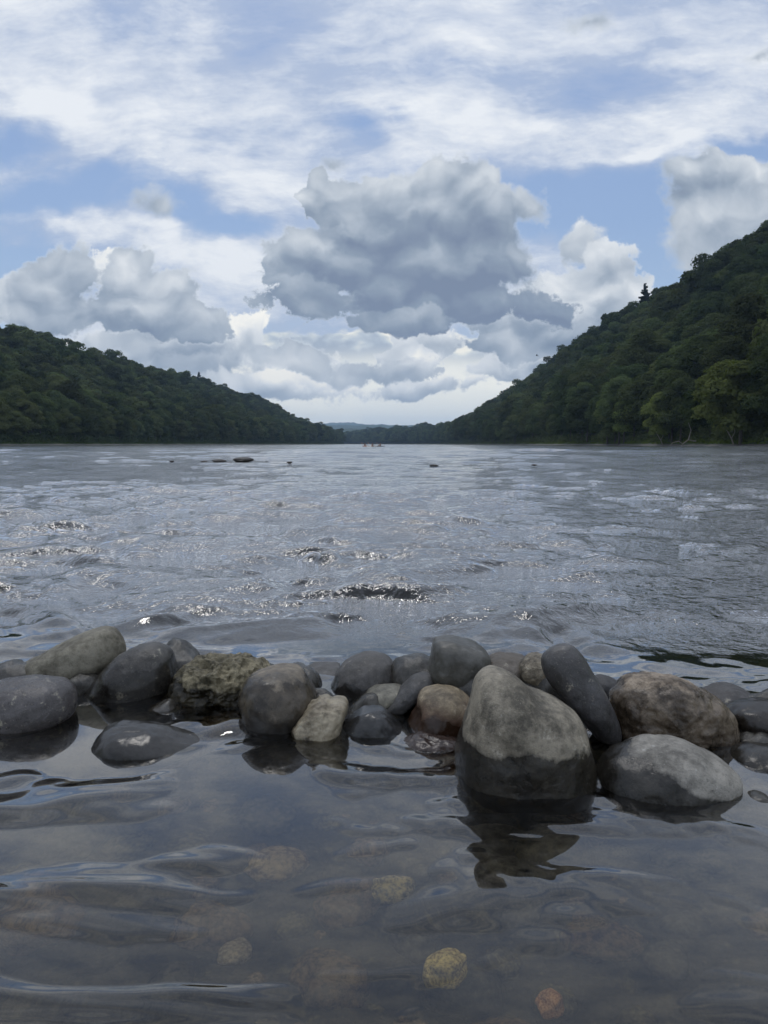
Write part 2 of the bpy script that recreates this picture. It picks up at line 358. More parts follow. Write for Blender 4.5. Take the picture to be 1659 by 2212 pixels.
# ------------------------------------------------------------------ water
def water_height(x, y):
    wall = 2.12 - 0.30 * sst(-0.6, 0.9, x) + 0.04 * np.sin(x * 5)
    wr = sst(wall - 0.05, wall + 0.75, y)
    # quiet pool in front of the stones: long lazy undulations
    wx = x + 0.10 * pn2(x * 1.7 + 4, y * 1.7); wy = y + 0.10 * pn2(x * 1.5, y * 1.9 + 8)
    h = 0.0095 * pn2(wx * 2.1 + 1, wy * 5.2) + 0.0060 * pn2(wx * 4.5 + 6, wy * 11.0 + 3) + 0.0011 * pn2(wx * 11, wy * 30)
    for (cx, cy, lam, amp, reach) in ((0.62, 1.35, 0.085, 0.00045, 0.5), (-0.55, 1.75, 0.13, 0.0009, 0.7), (0.95, 1.5, 0.04, 0.00055, 0.6), (0.45, 1.42, 0.07, 0.0009, 0.5), (0.1, 1.9, 0.16, 0.0011, 0.6), (-0.95, 1.5, 0.09, 0.0007, .4)):
        r = np.hypot((x - cx) + 0.05 * pn2(x * 3, y * 3), (y - cy) * 1.1)
        h = h + amp * np.sin(2 * np.pi * r / lam) * np.exp(-(r / reach) ** 2)
    pool = h * (0.6 + 0.8 * sst(.5, -.6, x) + .7 * sst(1.15, 1.6, y)) * (1 - wr) * sst(-3, 0.0, y)
    # running river
    gust = 0.5 + 0.5 * np.clip(fbm2(x / 3.1 + 3, y / 4.2, 3) * 1.6, -1, 1)
    rif = np.exp(-((y - 5.2 - 0.5 * np.sin(x)) / 2.3) ** 2) * sst(2.6, -0.2, x) * 1.0
    rif = rif + 0.55 * np.exp(-((y - 9.0) / 2.2) ** 2) + 0.5 * np.exp(-((y - 2.9) / 0.6) ** 2) * sst(1.0, -0.4, x) * 0.7
    calm = 1 - 0.58 * sst(0.2, 3.0, x + 0.6 * fbm2(x / 2.0, y / 1.2, 3)) * (1 - sst(5, 14, y))
    gain = (0.55 + 0.35 * gust + 0.95 * rif) * calm
    a = x + 0.22 * pn2(x * .9, y * .9 + 5); b = y + 0.22 * pn2(x * .9 + 7, y * .9)
    far = 1 - sst(25, 90, y)
    big = pn2(a / 1.35, b / 0.75 + 2)
    dyr = np.where(y < 70, np.minimum(0.0042 * y * y, 0.0065 * y), 0.0135 * y) + 1e-4
    hr = 0.0
    near_s = {0.06: .095, 0.12: .140, 0.25: .165, 0.5: .115, 1.0: .055}
    patch = 0.60 + 1.5 * np.clip(fbm2(a / .8 + 31, b / .5, 3) + .15, 0, 1) ** 1.5 * (1 - sst(12, 25, y)) + .55 * sst(12, 25, y)
    for k, lam in enumerate((0.06, 0.12, 0.25, 0.5, 1.0, 2.0, 4.0, 8.0, 16.0, 32.0)):
        on = sst(2.5, 5.0, lam * .6 / dyr) * (1 - sst(10, 20, lam * .6 / dyr / (1 if lam > 1.5 else 1e9)))
        s_ = near_s.get(lam, 0.0) * (1 - sst(12, 30, y)) + 0.042 * sst(12, 30, y) * (1 - .88 * sst(35, 140, y))
        th = (0.35, -0.28, 0.18, -0.12, 0.22, -0.3, 0.33, -0.15, 0.25, -0.2)[k]
        qx, qy = a * math.cos(th) + b * math.sin(th), b * math.cos(th) - a * math.sin(th)
        if lam >= 1: qx, qy = qx + .35 * lam * pn2(a / lam * .8 + 40 + k, b / lam * .8), qy + .3 * lam * pn2(a / lam * .9, b / lam * .9 + 60 - k)
        g_ = pn2(qx / (lam * 1.15) + 3.1 * k, qy / (lam * .78) + 1.7 * k)
        if lam < 1.5: g_ = 0.55 * g_ + 1.0 * (0.3 - np.abs(pn2(qx / (lam * 1.7) + 13 + k, qy / (lam * .85) - 7))) + 0.7 * np.clip(g_ - .05, 0, 1) ** 2
        on = on * sst(.7, 1.5, lam * .85 * 497 / (y * y + .1))if lam < .9 else on
        hr = hr + on * s_ * lam * g_ * (patch if lam < .9 else 1)
    hr = hr * (gain + (1 - gain) * sst(12, 40, y)) * (1 + sst(6, 14, y) * (1 - sst(18, 30, y)) * 0.3 * np.clip(fbm2(x / .9, y / 3.0, 3) * 1.4, -.8, 1.5))
    lim = 0.085 + 3.0 * sst(5, 16, y); hr = lim * np.tanh(hr / lim)
    h = pool + wr * hr
    # water heaping up over and behind sunk boulders
    for (X_, Y_, wpx, hpx, s) in HUMPS:
        c = at_z(X_, Y_ + hpx * .5); k = c.y / PX_F
        sx = wpx * k * 0.50; sy = max(sx * 0.40, 0.05)
        e = np.exp(-((x - c.x) / sx) ** 2 - ((y - c.y) / sy) ** 2) * hpx * k
        e2 = np.exp(-((x - c.x) / (sx * 1.2)) ** 2 - ((y - c.y + sy * 1.7) / sy) ** 2) * hpx * k * .45
        tx = .5 * pn2(x / sx * 1.3, y / sy); m_ = np.clip(0.7 + 1.0 * np.abs(pn2(x / sx * 1.6 + tx, y / sy * 1.2 + s + tx)) + .6 * pn2(x / sx * 4.1, y / sy * 2.2), .2, 1.5); h = np.maximum(h, 0.30 * e * m_ * s + .5 * h) - .4 * e2 * s
    return h * (sst(-2, 14, bank_r(y) - x) * sst(-2, 14, x - bank_l(y)))
HUMPS = [(88, 1192, 90, 15, 1.0), (400, 1205, 130, 17, .9), (330, 1222, 160, 11, .8), (640, 1188, 110, 17, .95), (905, 1182, 120, 15, 1.0), (172, 1110, 80, 10, 1), (440, 1142, 60, 12, 1),
    (562, 1130, 60, 12, 1), (715, 1172, 110, 13, .9), (190, 1305, 60, 12, .9), (90, 1158, 170, 10, 1), (150, 1255, 200, 12, .7), (620, 1408, 110, 9, .4), (600, 1222, 50, 13, 1), (1215, 1090, 60, 8, 1),
    (950, 1052, 70, 6, 1), (1155, 1005, 40, 4, 1), (1370, 1108, 110, 7, 1), (1020, 1110, 80, 7, 1), (1340, 1130, 100, 9, .9), (560, 1165, 140, 9, .8), (250, 1160, 120, 9, .8), (1100, 1062, 60, 6, 1), (15, 1400, 70, 14, .8),
    (1215, 1170, 60, 8, .7), (780, 1130, 80, 8, .9), (960, 1078, 100, 6, .9), (60, 1065, 160, 6, .9), (700, 1060, 90, 5, .9), (520, 1085, 100, 6, .8)]
X, Y = fan(fan_rows(1.0), fan_cols(820))
Zw = water_height(X, Y)
m_water, n, o = material("river_water")
pos = n.n.new('ShaderNodeNewGeometry').outputs['Position']
px, py, pz = n.sep(pos)
river = n.mr(n.m('MULTIPLY_ADD', px, 0.12, py), 2.25, 3.0)
mid = n.mr(py, 6.0, 22.0); far = n.mr(py, 60.0, 500.0)
nz1 = n.noise(n.mapping(pos, scale=(1, 0.85, 0)), 15.0, 4, 0.6)
nz2 = n.noise(n.mapping(pos, scale=(1, 0.5, 0)), 5.0, 4, 0.65)
nz3 = n.noise(n.mapping(pos, scale=(1, 2.4, 0)), 0.55, 4, 0.6)
b1 = n.bump(nz1, n.m('MULTIPLY', river, 1.0), 0.024)
gr_ = n.noise(n.mapping(pos, scale=(1.7, 0.55, 0)), 1.0, 4, 0.65)
b2 = n.bump(nz2, n.m('MULTIPLY', n.mr(py, 3.0, 7.0), n.mr(gr_, 0.35, 0.62, 0.15, 1.0)), 0.05, b1)
b3 = n.bump(nz3, n.m('MULTIPLY', n.mr(py, 30, 120.0), 0.3), 0.04, b2)
rough = n.m('ADD', n.m('MULTIPLY', n.mr(py, 3.0, 20.0), 0.03), n.m('MULTIPLY_ADD', n.mr(py, 14.0, 120.0), 0.07, 0.0))
lw = n.n.new('ShaderNodeLayerWeight'); lw.inputs['Blend'].default_value = 0.5; n.link(b3, lw.inputs['Normal'])
refl = n.m('MULTIPLY_ADD', n.m('POWER', lw.outputs['Facing'], n.m('MULTIPLY_ADD', river, -0.50, 2.85)), 0.97, 0.025)      # reflectance of the water film
gl = n.n.new('ShaderNodeBsdfAnisotropic'); gl.inputs['Color'].default_value = (1, 1, 1, 1); n.put(gl.inputs['Roughness'], rough); n.link(b3, gl.inputs['Normal'])
rf = n.n.new('ShaderNodeBsdfRefraction'); rf.inputs['IOR'].default_value = 1.333; n.put(rf.inputs['Color'], n.mix(river, (0.72, 0.66, 0.50), (0.20, 0.21, 0.18))); rf.inputs['Roughness'].default_value = 0.0
n.link(b3, rf.inputs['Normal'])
mx = n.n.new('ShaderNodeMixShader'); n.link(refl, mx.inputs[0]); n.link(rf.outputs[0], mx.inputs[1]); n.link(gl.outputs[0], mx.inputs[2])
# faint silt in the water
silt = n.n.new('ShaderNodeBsdfDiffuse'); silt.inputs['Color'].default_value = (0.10, 0.11, 0.12, 1)
tb = n.n.new('ShaderNodeMixShader'); tb.inputs[0].default_value = 0.0; n.link(rf.outputs[0], tb.inputs[1]); n.link(silt.outputs[0], tb.inputs[2])
# broken white water on the steepest riffles
at = n.n.new('ShaderNodeAttribute'); at.attribute_name = 'foam'
fm = n.m('MULTIPLY', n.mr(n.noise(pos, 38, 5, 0.7), 0.50, 0.62), n.mr(at.outputs['Fac'], 0.5, 1.5), clamp=True)
df = n.n.new('ShaderNodeBsdfDiffuse'); df.inputs['Color'].default_value = (0.75, 0.78, 0.8, 1)
mx2 = n.n.new('ShaderNodeMixShader'); n.link(fm, mx2.inputs[0]); n.link(mx.outputs[0], mx2.inputs[1]); n.link(df.outputs[0], mx2.inputs[2])
n.link(mx2.outputs[0], o.inputs['Surface'])
n.link(tb.outputs[0], mx.inputs[1])
mw = mesh_np("water", np.stack([X, Y, Zw], -1).reshape(-1, 3), grid_faces(*X.shape), m_water)
foam = np.zeros_like(X)
for (X_, Y_, rx, ry, s) in ((45, 1166, 45, 7, 1), (110, 1200, 35, 6, .7), (405, 1210, 22, 7, .8), (183, 1300, 14, 9, .9), (160, 1240, 40, 3, .5), (60, 1128, 50, 4, .5), (640, 1180, 30, 6, .55), (870, 1196, 30, 4, .5),
                        (560, 1128, 30, 4, .45), (635, 1415, 30, 6, .5), (1145, 1262, 9, 2, .9), (985, 1652, 9, 16, .9), (1275, 1700, 10, 8, .6)):
    c = at_z(X_, Y_); c2 = at_z(X_, Y_ + ry); k = c.y / PX_F
    foam = np.maximum(foam, s * np.exp(-((X - c.x) / (rx * k)) ** 2 - ((Y - c.y) / max(c.y - c2.y, .01)) ** 2))
fa = mw.attributes.new('foam', 'FLOAT', 'POINT'); fa.data.foreach_set('value', foam.ravel().astype(np.float32))
tag(link("water", mw), kind='structure')

# ------------------------------------------------------------------ stones
def rock_mat(name, dark, light, wet=-1.0, spots=0.15, spot_col=(0.34, 0.31, 0.24), scale=1.0, rough=0.72, wet_dark=0.30, bumpy=0.5, low=None, tone=0.5, tilt=0.0):
    if light[0] > 0.15: tone += 0.10
    dark = (dark[0] * .95, dark[1] * .88, dark[2] * .76); kk = 1.18 if light[0] > 0.15 else 0.86; light = (light[0] * kk, light[1] * kk * .96, light[2] * kk * .90); spot_col = tuple(c * 1.1 for c in spot_col); rough *= .82
    m, n, o = material(name)
    tc = n.n.new('ShaderNodeTexCoord').outputs['Object']; pos = n.n.new('ShaderNodeNewGeometry').outputs['Position']
    A = n.noise(tc, 9 * scale, 6, 0.62); Bn = n.noise(tc, 55 * scale, 5, 0.7); Cn = n.noise(tc, 260 * scale, 3, 0.7)
    f = n.m('ADD', n.m('MULTIPLY_ADD', A, 4.2, -2.15 + tone), n.m('MULTIPLY_ADD', Bn, 2.4, -1.25))
    col = n.mix(n.m('ADD', f, 0.0, clamp=True), dark, light)
    col = n.mix(n.m('MULTIPLY', n.mr(Cn, 0.60, 0.74), 0.6), col, spot_col) if spots > 0.1 else col
    col = n.mix(n.m('MULTIPLY', n.mr(Cn, 0.40, 0.30), 0.7), col, tuple(c * 0.35 for c in dark))
    lich = n.m('MULTIPLY', n.mr(n.noise(tc, 30 * scale, 6, 0.75), 0.66 - spots * 0.4, 0.74 - spots * 0.4), n.mr(n.noise(tc, 9 * scale, 3), 0.44, 0.56))
    col = n.mix(n.m('MULTIPLY', lich, 0.75), col, spot_col)
    pits = n.voro(tc, 90 * scale, 1, 0.5, 'F1')
    col = n.mix(n.mr(pits, 0.16, 0.05), col, tuple(c * 0.4 for c in dark))
    if low is not None:
        z0, lc = low
        zz = n.m('ADD', n.sep(pos)[2], n.m('MULTIPLY_ADD', A, 0.06, -0.03)); col = n.mix(n.mr(zz, z0 + 0.03, z0 - 0.02), col, lc)
    edge = n.m('ADD', n.m('MULTIPLY_ADD', n.sep(tc)[0], tilt, n.sep(pos)[2]), n.m('ADD', n.m('MULTIPLY_ADD', n.noise(tc, 11, 3, 0.5), 0.09, -0.045), n.m('MULTIPLY_ADD', Bn, 0.02, -0.01)))
    wf = n.mr(edge, wet + 0.006, wet - 0.007)
    wc = n.mix(1.0, col, (wet_dark, wet_dark * 0.97, wet_dark * 0.93), 'MULTIPLY')
    hgt = n.m('ADD', n.m('ADD', n.m('MULTIPLY', A, 1.6), n.m('MULTIPLY', Bn, 0.8)), n.m('ADD', n.m('MULTIPLY', Cn, 0.35), n.m('MULTIPLY', n.mr(pits, 0.0, 0.2), 0.35)))
    bs = n.m('MULTIPLY', n.m('MULTIPLY_ADD', wf, -0.45, 1.0), bumpy)
    rg = n.m('ADD', n.m('MULTIPLY_ADD', wf, 0.20 - rough, rough), n.m('MULTIPLY_ADD', Bn, 0.24, -0.12), clamp=True)
    principled(n, o, Base_Color=n.mix(wf, col, wc), Roughness=rg, Normal=n.bump(hgt, bs, 0.006), IOR=1.45)
    return m

def rock_mesh(name, P2d, plane_y, rd, mat, amp=0.05, pit=0.0012, seed=1.0, e1=0.78, e2=0.9, ridge_amp=0.0, N=120, M=84):
    """boulder whose cross-section at its own distance follows a measured outline; full depth front and back"""
    pts = [at_y(X_, Y_, plane_y) for (X_, Y_) in P2d]
    A = np.array([[p.x, p.z] for p in pts])
    d = [0]
    nA = len(A); L = []
    for i in range(nA):        # closed Catmull-Rom
        p0, p1, p2, p3 = A[i - 1], A[i], A[(i + 1) % nA], A[(i + 2) % nA]
        for t in np.linspace(0, 1, 12, endpoint=False):
            L.append(0.5 * ((2 * p1) + (-p0 + p2) * t + (2 * p0 - 5 * p1 + 4 * p2 - p3) * t * t + (-p0 + 3 * p1 - 3 * p2 + p3) * t ** 3))
    L = np.array(L); nx = np.roll(L, -1, 0)
    cr = L[:, 0] * nx[:, 1] - nx[:, 0] * L[:, 1]; ar = cr.sum() / 2
    c = np.array([((L[:, 0] + nx[:, 0]) * cr).sum(), ((L[:, 1] + nx[:, 1]) * cr).sum()]) / (6 * ar)
    Q = L - c; th = np.arctan2(Q[:, 1], Q[:, 0]); r = np.hypot(Q[:, 0], Q[:, 1])
    od = np.argsort(th); th, r = th[od], r[od]
    T = np.linspace(-np.pi, np.pi, N, endpoint=False)
    rr = np.interp(T, np.concatenate([th - 2 * np.pi, th, th + 2 * np.pi]), np.tile(r, 3))
    k = np.array([1, 2, 1]) / 4; rr = np.convolve(np.concatenate([rr[-1:], rr, rr[:1]]), k, 'valid')
    ph = np.linspace(0, np.pi, M)[1:-1]
    rm = rr.mean()
    V = [[0, -rd, 0]]
    sn = np.sin(ph) ** e1; cs = -np.sign(np.cos(ph)) * np.abs(np.cos(ph)) ** e2 * rd
    # towards the poles the section rounds off
    mixr = sn[:, None] * (rr[None, :] * (0.35 + 0.65 * sn[:, None]) + rm * 0.65 * (1 - sn[:, None]))
    Vx = mixr * np.cos(T); Vz = mixr * np.sin(T); Vy = np.repeat(cs[:, None], N, 1)
    V = np.concatenate([[[0, -rd, 0]], np.stack([Vx, Vy, Vz], -1).reshape(-1, 3), [[0, rd, 0]]])
    n0 = len(ph); F = []
    i = np.arange(n0 - 1)[:, None] * N + 1; j = np.arange(N)[None, :]; j2 = (j + 1) % N
    quads = np.stack([i + j, i + N + j, i + N + j2, i + j2], -1).reshape(-1, 4)
    size = math.sqrt(abs(ar)); dirn = V / (np.linalg.norm(V / np.array([1, 1, 1]), axis=1)[:, None] + 1e-6)
    nrm = V / np.array([rm, rd, rm]) ** 2; nrm /= np.linalg.norm(nrm, axis=1)[:, None] + 1e-9
    edge = 1 - 0.45 * np.abs(V[:, 1:2] / rd < 0.35) * 0
    big = fbm3(V / size, 1.6, 3, 0.5, seed)
    off = amp * size * big
    sil = np.clip(1 - np.abs(V[:, 1]) / (rd * 0.45), 0, 1)        # keep the measured section true
    off = off * (1 - 0.7 * sil)
    if ridge_amp: off = off + ridge_amp * size * (0.35 - np.abs(fbm3(V / size, 3.2, 4, 0.55, seed + 4)))
    off = off + pit * fbm3(V, 42, 3, 0.6, seed + 7)
    V = V + nrm * off[:, None]
    me = bpy.data.meshes.new(name)
    faces = [tuple(q) for q in quads.tolist()]
    faces += [(0, 1 + k_, 1 + (k_ + 1) % N) for k_ in range(N)]
    last = 1 + (n0 - 1) * N; pole = len(V) - 1
    faces += [(pole, last + (k_ + 1) % N, last + k_) for k_ in range(N)]
    me.from_pydata(V.tolist(), [], faces); me.update()
    me.polygons.foreach_set('use_smooth', np.ones(len(me.polygons), dtype=bool)); me.materials.append(mat)
    return me, Vector((c[0], plane_y, c[1]))

def r1(p): return [(x * 0.4167, 1330.6 + y * 0.4167) for x, y in p]
def r2(p): return [(483.9 + x * 0.3541, 1347.9 + y * 0.3541) for x, y in p]
def r3(p): return [(950.4 + x * 0.4271, 1347.9 + y * 0.4271) for x, y in p]
GREY_D, GREY_L = (0.045, 0.046, 0.050), (0.12, 0.12, 0.12)
def rock(name, outline, y, rd, label, mat_kw, cat="boulder", group="stones stacked in the low wall", **kw):
    m = rock_mat(name + "_stone", **mat_kw)
    me, c = rock_mesh(name, outline, y, rd, m, **kw)
    return tag(link(name, me, None, c), label, cat, group)

rock("boulder", r1([(92, 330), (92, 285), (130, 240), (200, 205), (300, 150), (400, 100), (500, 70), (560, 68), (605, 95), (640, 140), (648, 185), (610, 240), (540, 300), (480, 370), (440, 440), (380, 470), (280, 450), (180, 410), (110, 370)]), 2.08, 0.10,
     "long olive grey boulder tilting up to the right, above the spotted boulder at the left",
     dict(dark=(0.085, 0.080, 0.062), light=(0.19, 0.18, 0.145), wet=0.03, spots=0.1, bumpy=0.8, tone=0.55, spot_col=(0.30, 0.28, 0.22)), seed=1.3)
rock("boulder", r1([(-120, 430), (-60, 355), (40, 330), (150, 320), (260, 330), (335, 360), (378, 415), (390, 470), (370, 520), (320, 580), (220, 640), (100, 690), (-20, 700), (-120, 640), (-150, 540)]), 1.77, 0.11,
     "round dark boulder with pale spots, cut off by the left edge of the photo",
     dict(dark=(0.050, 0.048, 0.054), light=(0.105, 0.10, 0.105), wet=-0.03, spots=0.25, rough=0.36), seed=2.1)
rock("boulder", r1([(418, 440), (440, 380), (490, 320), (540, 270), (610, 210), (700, 160), (780, 143), (842, 160), (885, 205), (905, 275), (908, 350), (900, 430), (860, 500), (760, 560), (620, 570), (500, 520), (440, 480)]), 1.98, 0.11,
     "large dark dome shaped boulder between the olive grey one and the rough yellowish one",
     dict(dark=(0.034, 0.033, 0.034), light=(0.085, 0.083, 0.080), wet=0.09, spots=0.22, rough=0.55, wet_dark=0.45), seed=3.7)
rock("boulder", r1([(820, 220), (890, 195), (950, 212), (990, 240), (980, 290), (930, 340), (860, 340), (820, 280)]), 2.28, 0.07,
     "small dark stone peeping out behind the large dark dome shaped boulder", dict(dark=(0.04, 0.04, 0.044), light=(0.075, 0.075, 0.08), wet=-1, spots=0.05), seed=5.0, N=72, M=48)
rock("boulder", r1([(898, 370), (920, 310), (980, 252), (1060, 228), (1180, 220), (1290, 217), (1352, 245), (1385, 290), (1370, 370), (1340, 460), (1290, 545), (1235, 520), (1150, 478), (1050, 462), (960, 445), (905, 412)]), 1.95, 0.11,
     "rough yellowish pitted boulder left of the round brown and grey one",
     dict(dark=(0.055, 0.050, 0.030), light=(0.24, 0.215, 0.145), wet=0.045, spots=0.2, bumpy=1.6, scale=1.0, tone=0.5, spot_col=(0.40, 0.35, 0.26), wet_dark=0.22), seed=6.1, ridge_amp=0.16, pit=0.004, N=170, M=120)
rock("boulder", r1([(1243, 420), (1260, 358), (1310, 308), (1390, 278), (1480, 270), (1555, 290), (1602, 340), (1636, 400), (1640, 450), (1600, 540), (1560, 620), (1480, 690), (1380, 690), (1310, 640), (1268, 540), (1250, 480)]), 1.765, 0.115,
     "round boulder with brown dry top and darker wet belly, behind the tan angular stone",
     dict(dark=(0.075, 0.068, 0.062), light=(0.185, 0.16, 0.125), wet=0.115, spots=0.22, spot_col=(0.33, 0.27, 0.20), wet_dark=0.36, low=(0.03, (0.06, 0.055, 0.05))), seed=7.4)
rock("boulder", r1([(460, 740), (490, 660), (535, 595), (605, 568), (700, 562), (800, 568), (880, 590), (960, 623), (1030, 645), (1062, 668), (1040, 720), (980, 800), (860, 870), (700, 890), (560, 870), (480, 810)]), 1.62, 0.10,
     "flat wet black stone lying alone in the calm water in front of the wall",
     dict(dark=(0.030, 0.031, 0.034), light=(0.062, 0.062, 0.064), wet=0.5, spots=0.08, rough=0.3, wet_dark=0.75, bumpy=0.35), seed=8.8, group="stones lying in the pool")
rock("boulder", r1([(-140, 250), (-60, 215), (0, 205), (100, 205), (175, 215), (150, 270), (60, 320), (-100, 320)]), 2.32, 0.08,
     "low grey stone at the far left, mostly behind the olive grey boulder", dict(dark=(0.055, 0.055, 0.06), light=(0.11, 0.11, 0.115), wet=-1, spots=0.05, rough=0.4), seed=9.2, N=72, M=48)
rock("boulder", r1([(-80, 330), (0, 300), (60, 265), (130, 250), (150, 330), (100, 390), (-60, 390)]), 2.18, 0.07,
     "smooth pale grey wet stone wedged between the far left stones", dict(dark=(0.10, 0.10, 0.105), light=(0.16, 0.16, 0.17), wet=-1, spots=0.05, rough=0.3), seed=9.9, N=72, M=48)
rock("stone", r1([(775, 492), (830, 455), (885, 432), (915, 480), (945, 518), (880, 545), (800, 535)]), 1.84, 0.04,
     "small wet grey stone breaking the water under the large dome shaped boulder", dict(dark=(0.07, 0.07, 0.07), light=(0.15, 0.15, 0.15), wet=0.5, wet_dark=0.7, rough=0.3), "stone", "stones lying in the pool", seed=4.9, N=60, M=40)
rock("boulder", r2([(465, 300), (520, 268), (620, 252), (705, 255), (730, 340), (720, 430), (620, 490), (550, 450), (490, 370)]), 2.16, 0.10,
     "flat grey boulder leaning against the left side of the big smooth grey one", dict(dark=(0.060, 0.060, 0.064), light=(0.11, 0.11, 0.114), wet=-1, spots=0.12), seed=11.0)
rock("boulder", r2([(600, 520), (630, 420), (680, 310), (740, 235), (840, 185), (910, 177), (990, 195), (1040, 245), (1060, 315), (1060, 400), (1020, 500), (900, 600), (760, 650), (660, 600)]), 2.02, 0.11,
     "big smooth grey boulder with a few pale scratches in the middle of the wall",
     dict(dark=(0.060, 0.060, 0.064), light=(0.115, 0.113, 0.115), wet=0.03, spots=0.16, bumpy=0.4), seed=12.0, amp=0.03)
rock("boulder", r2([(762, 565), (780, 508), (830, 455), (900, 405), (980, 377), (1060, 378), (1098, 398), (1080, 460), (1020, 530), (920, 600), (820, 620)]), 1.87, 0.07,
     "small oval stone with crumbs of dry moss, under the diagonal flat stone", dict(dark=(0.070, 0.070, 0.062), light=(0.16, 0.155, 0.13), wet=0.02, spots=0.22), seed=13.0, N=90, M=60)
rock("boulder", r2([(962, 518), (1020, 458), (1090, 388), (1150, 328), (1210, 304), (1268, 304), (1298, 330), (1290, 364), (1240, 396), (1185, 440), (1125, 500), (1065, 560), (1005, 560)]), 1.84, 0.06,
     "thin dark stone lying diagonally, its upper end against the upright block", dict(dark=(0.045, 0.046, 0.050), light=(0.10, 0.10, 0.105), wet=-1, spots=0.12), seed=14.0)
rock("boulder", r2([(1252, 300), (1262, 200), (1272, 130), (1298, 92), (1360, 84), (1440, 96), (1530, 122), (1590, 158), (1620, 203), (1602, 240), (1555, 300), (1522, 370), (1490, 430), (1430, 440), (1360, 410), (1290, 370)]), 1.86, 0.085,
     "upright flat topped grey block standing highest near the middle of the wall",
     dict(dark=(0.060, 0.062, 0.060), light=(0.12, 0.12, 0.112), wet=-1, spots=0.06, rough=0.45, bumpy=0.3), seed=15.0, e1=0.6, e2=0.7, amp=0.03)
rock("boulder", r2([(1120, 650), (1140, 580), (1170, 520), (1185, 440), (1232, 400), (1310, 383), (1400, 393), (1462, 428), (1508, 465), (1514, 530), (1495, 620), (1480, 720), (1440, 800), (1340, 830), (1220, 800), (1140, 740)]), 1.73, 0.10,
     "round reddish brown stone directly left of the tallest boulder",
     dict(dark=(0.085, 0.070, 0.050), light=(0.23, 0.19, 0.13), wet=0.045, spots=0.2, spot_col=(0.40, 0.34, 0.24), low=(0.055, (0.08, 0.042, 0.025)), wet_dark=0.4), seed=16.0)
rock("boulder", r2([(420, 625), (448, 580), (505, 515), (560, 475), (620, 458), (655, 470), (712, 465), (748, 490), (746, 535), (722, 590), (705, 660), (690, 730), (650, 810), (560, 850), (460, 830), (436, 700)]), 1.69, 0.07,
     "tan angular stone with a notched top standing at the waterline",
     dict(dark=(0.10, 0.085, 0.060), light=(0.27, 0.24, 0.18), wet=0.003, spots=0.1, rough=0.5, bumpy=0.5, tone=0.6), seed=17.0, e1=0.6, e2=0.7, ridge_amp=0.05)
rock("boulder", r2([(705, 690), (712, 640), (760, 590), (830, 535), (900, 517), (972, 520), (1018, 560), (1065, 610), (1110, 660), (1115, 740), (1060, 820), (920, 850), (780, 830), (715, 760)]), 1.70, 0.07,
     "wet blue black stone with a crack down its face at the waterline",
     dict(dark=(0.028, 0.031, 0.037), light=(0.058, 0.062, 0.070), wet=0.5, spots=0.05, rough=0.3, wet_dark=0.8, bumpy=0.3), seed=18.0, e1=0.62, e2=0.72, amp=0.04)
rock("boulder", r2([(1010, 790), (1065, 738), (1140, 700), (1200, 684), (1300, 684), (1400, 700), (1445, 740), (1440, 810), (1400, 900), (1300, 960), (1180, 950), (1070, 880)]), 1.62, 0.07,
     "low purple brown wet stone at the waterline below the reddish brown one",
     dict(dark=(0.040, 0.028, 0.026), light=(0.080, 0.060, 0.056), wet=0.5, spots=0.08, rough=0.3, wet_dark=0.8, bumpy=0.5), seed=19.0, ridge_amp=0.05)
rock("boulder", r3([(90, 640), (125, 500), (155, 400), (175, 300), (210, 250), (270, 227), (340, 245), (400, 280), (470, 330), (560, 368), (640, 408), (702, 460), (745, 540), (768, 640), (778, 760), (775, 900), (740, 1020), (620, 1080), (440, 1070), (240, 1020), (120, 930), (86, 780)]), 1.465, 0.135,
     "tallest boulder, pale speckled top and dark wet lower half",
     dict(dark=(0.078, 0.073, 0.062), light=(0.225, 0.205, 0.165), wet=0.092, spots=0.2, spot_col=(0.36, 0.33, 0.27), wet_dark=0.13, bumpy=0.6, tone=0.5), seed=20.4, amp=0.04, N=200, M=140)
rock("boulder", r3([(140, 340), (160, 270), (200, 214), (260, 174), (320, 157), (390, 157), (440, 178), (440, 240), (430, 320), (320, 360), (220, 380)]), 1.86, 0.09,
     "purplish brown stone behind the tallest boulder, next to the upright block", dict(dark=(0.070, 0.060, 0.052), light=(0.14, 0.125, 0.11), wet=-1, spots=0.18), seed=21.0)
rock("stone", r3([(398, 215), (430, 172), (480, 154), (530, 162), (560, 215), (550, 300), (520, 330), (478, 325), (428, 292), (404, 255)]), 1.80, 0.055,
     "small speckled brown stone tucked against the slanting dark slab", dict(dark=(0.055, 0.048, 0.038), light=(0.24, 0.21, 0.16), wet=-1, spots=0.3, bumpy=0.9), "stone", seed=22.0)
rock("boulder", r3([(516, 190), (530, 148), (580, 114), (630, 102), (672, 110), (722, 160), (772, 240), (822, 330), (872, 430), (907, 520), (914, 575), (900, 607), (858, 620), (815, 602), (755, 535), (697, 462), (637, 400), (565, 315), (530, 255)]), 1.64, 0.065,
     "long smooth dark slab slanting down to the right across the tallest boulder",
     dict(dark=(0.048, 0.049, 0.054), light=(0.10, 0.10, 0.108), wet=-1, spots=0.14, rough=0.5, bumpy=0.35), seed=23.0, amp=0.03)
rock("boulder", r3([(760, 290), (800, 262), (850, 266), (900, 290), (940, 320), (930, 400), (870, 430), (810, 400), (770, 340)]), 1.95, 0.06,
     "dark bluish stone in the gap behind the slanting slab", dict(dark=(0.038, 0.039, 0.044), light=(0.07, 0.07, 0.078), wet=-1, spots=0.1), seed=24.0, N=72, M=48)
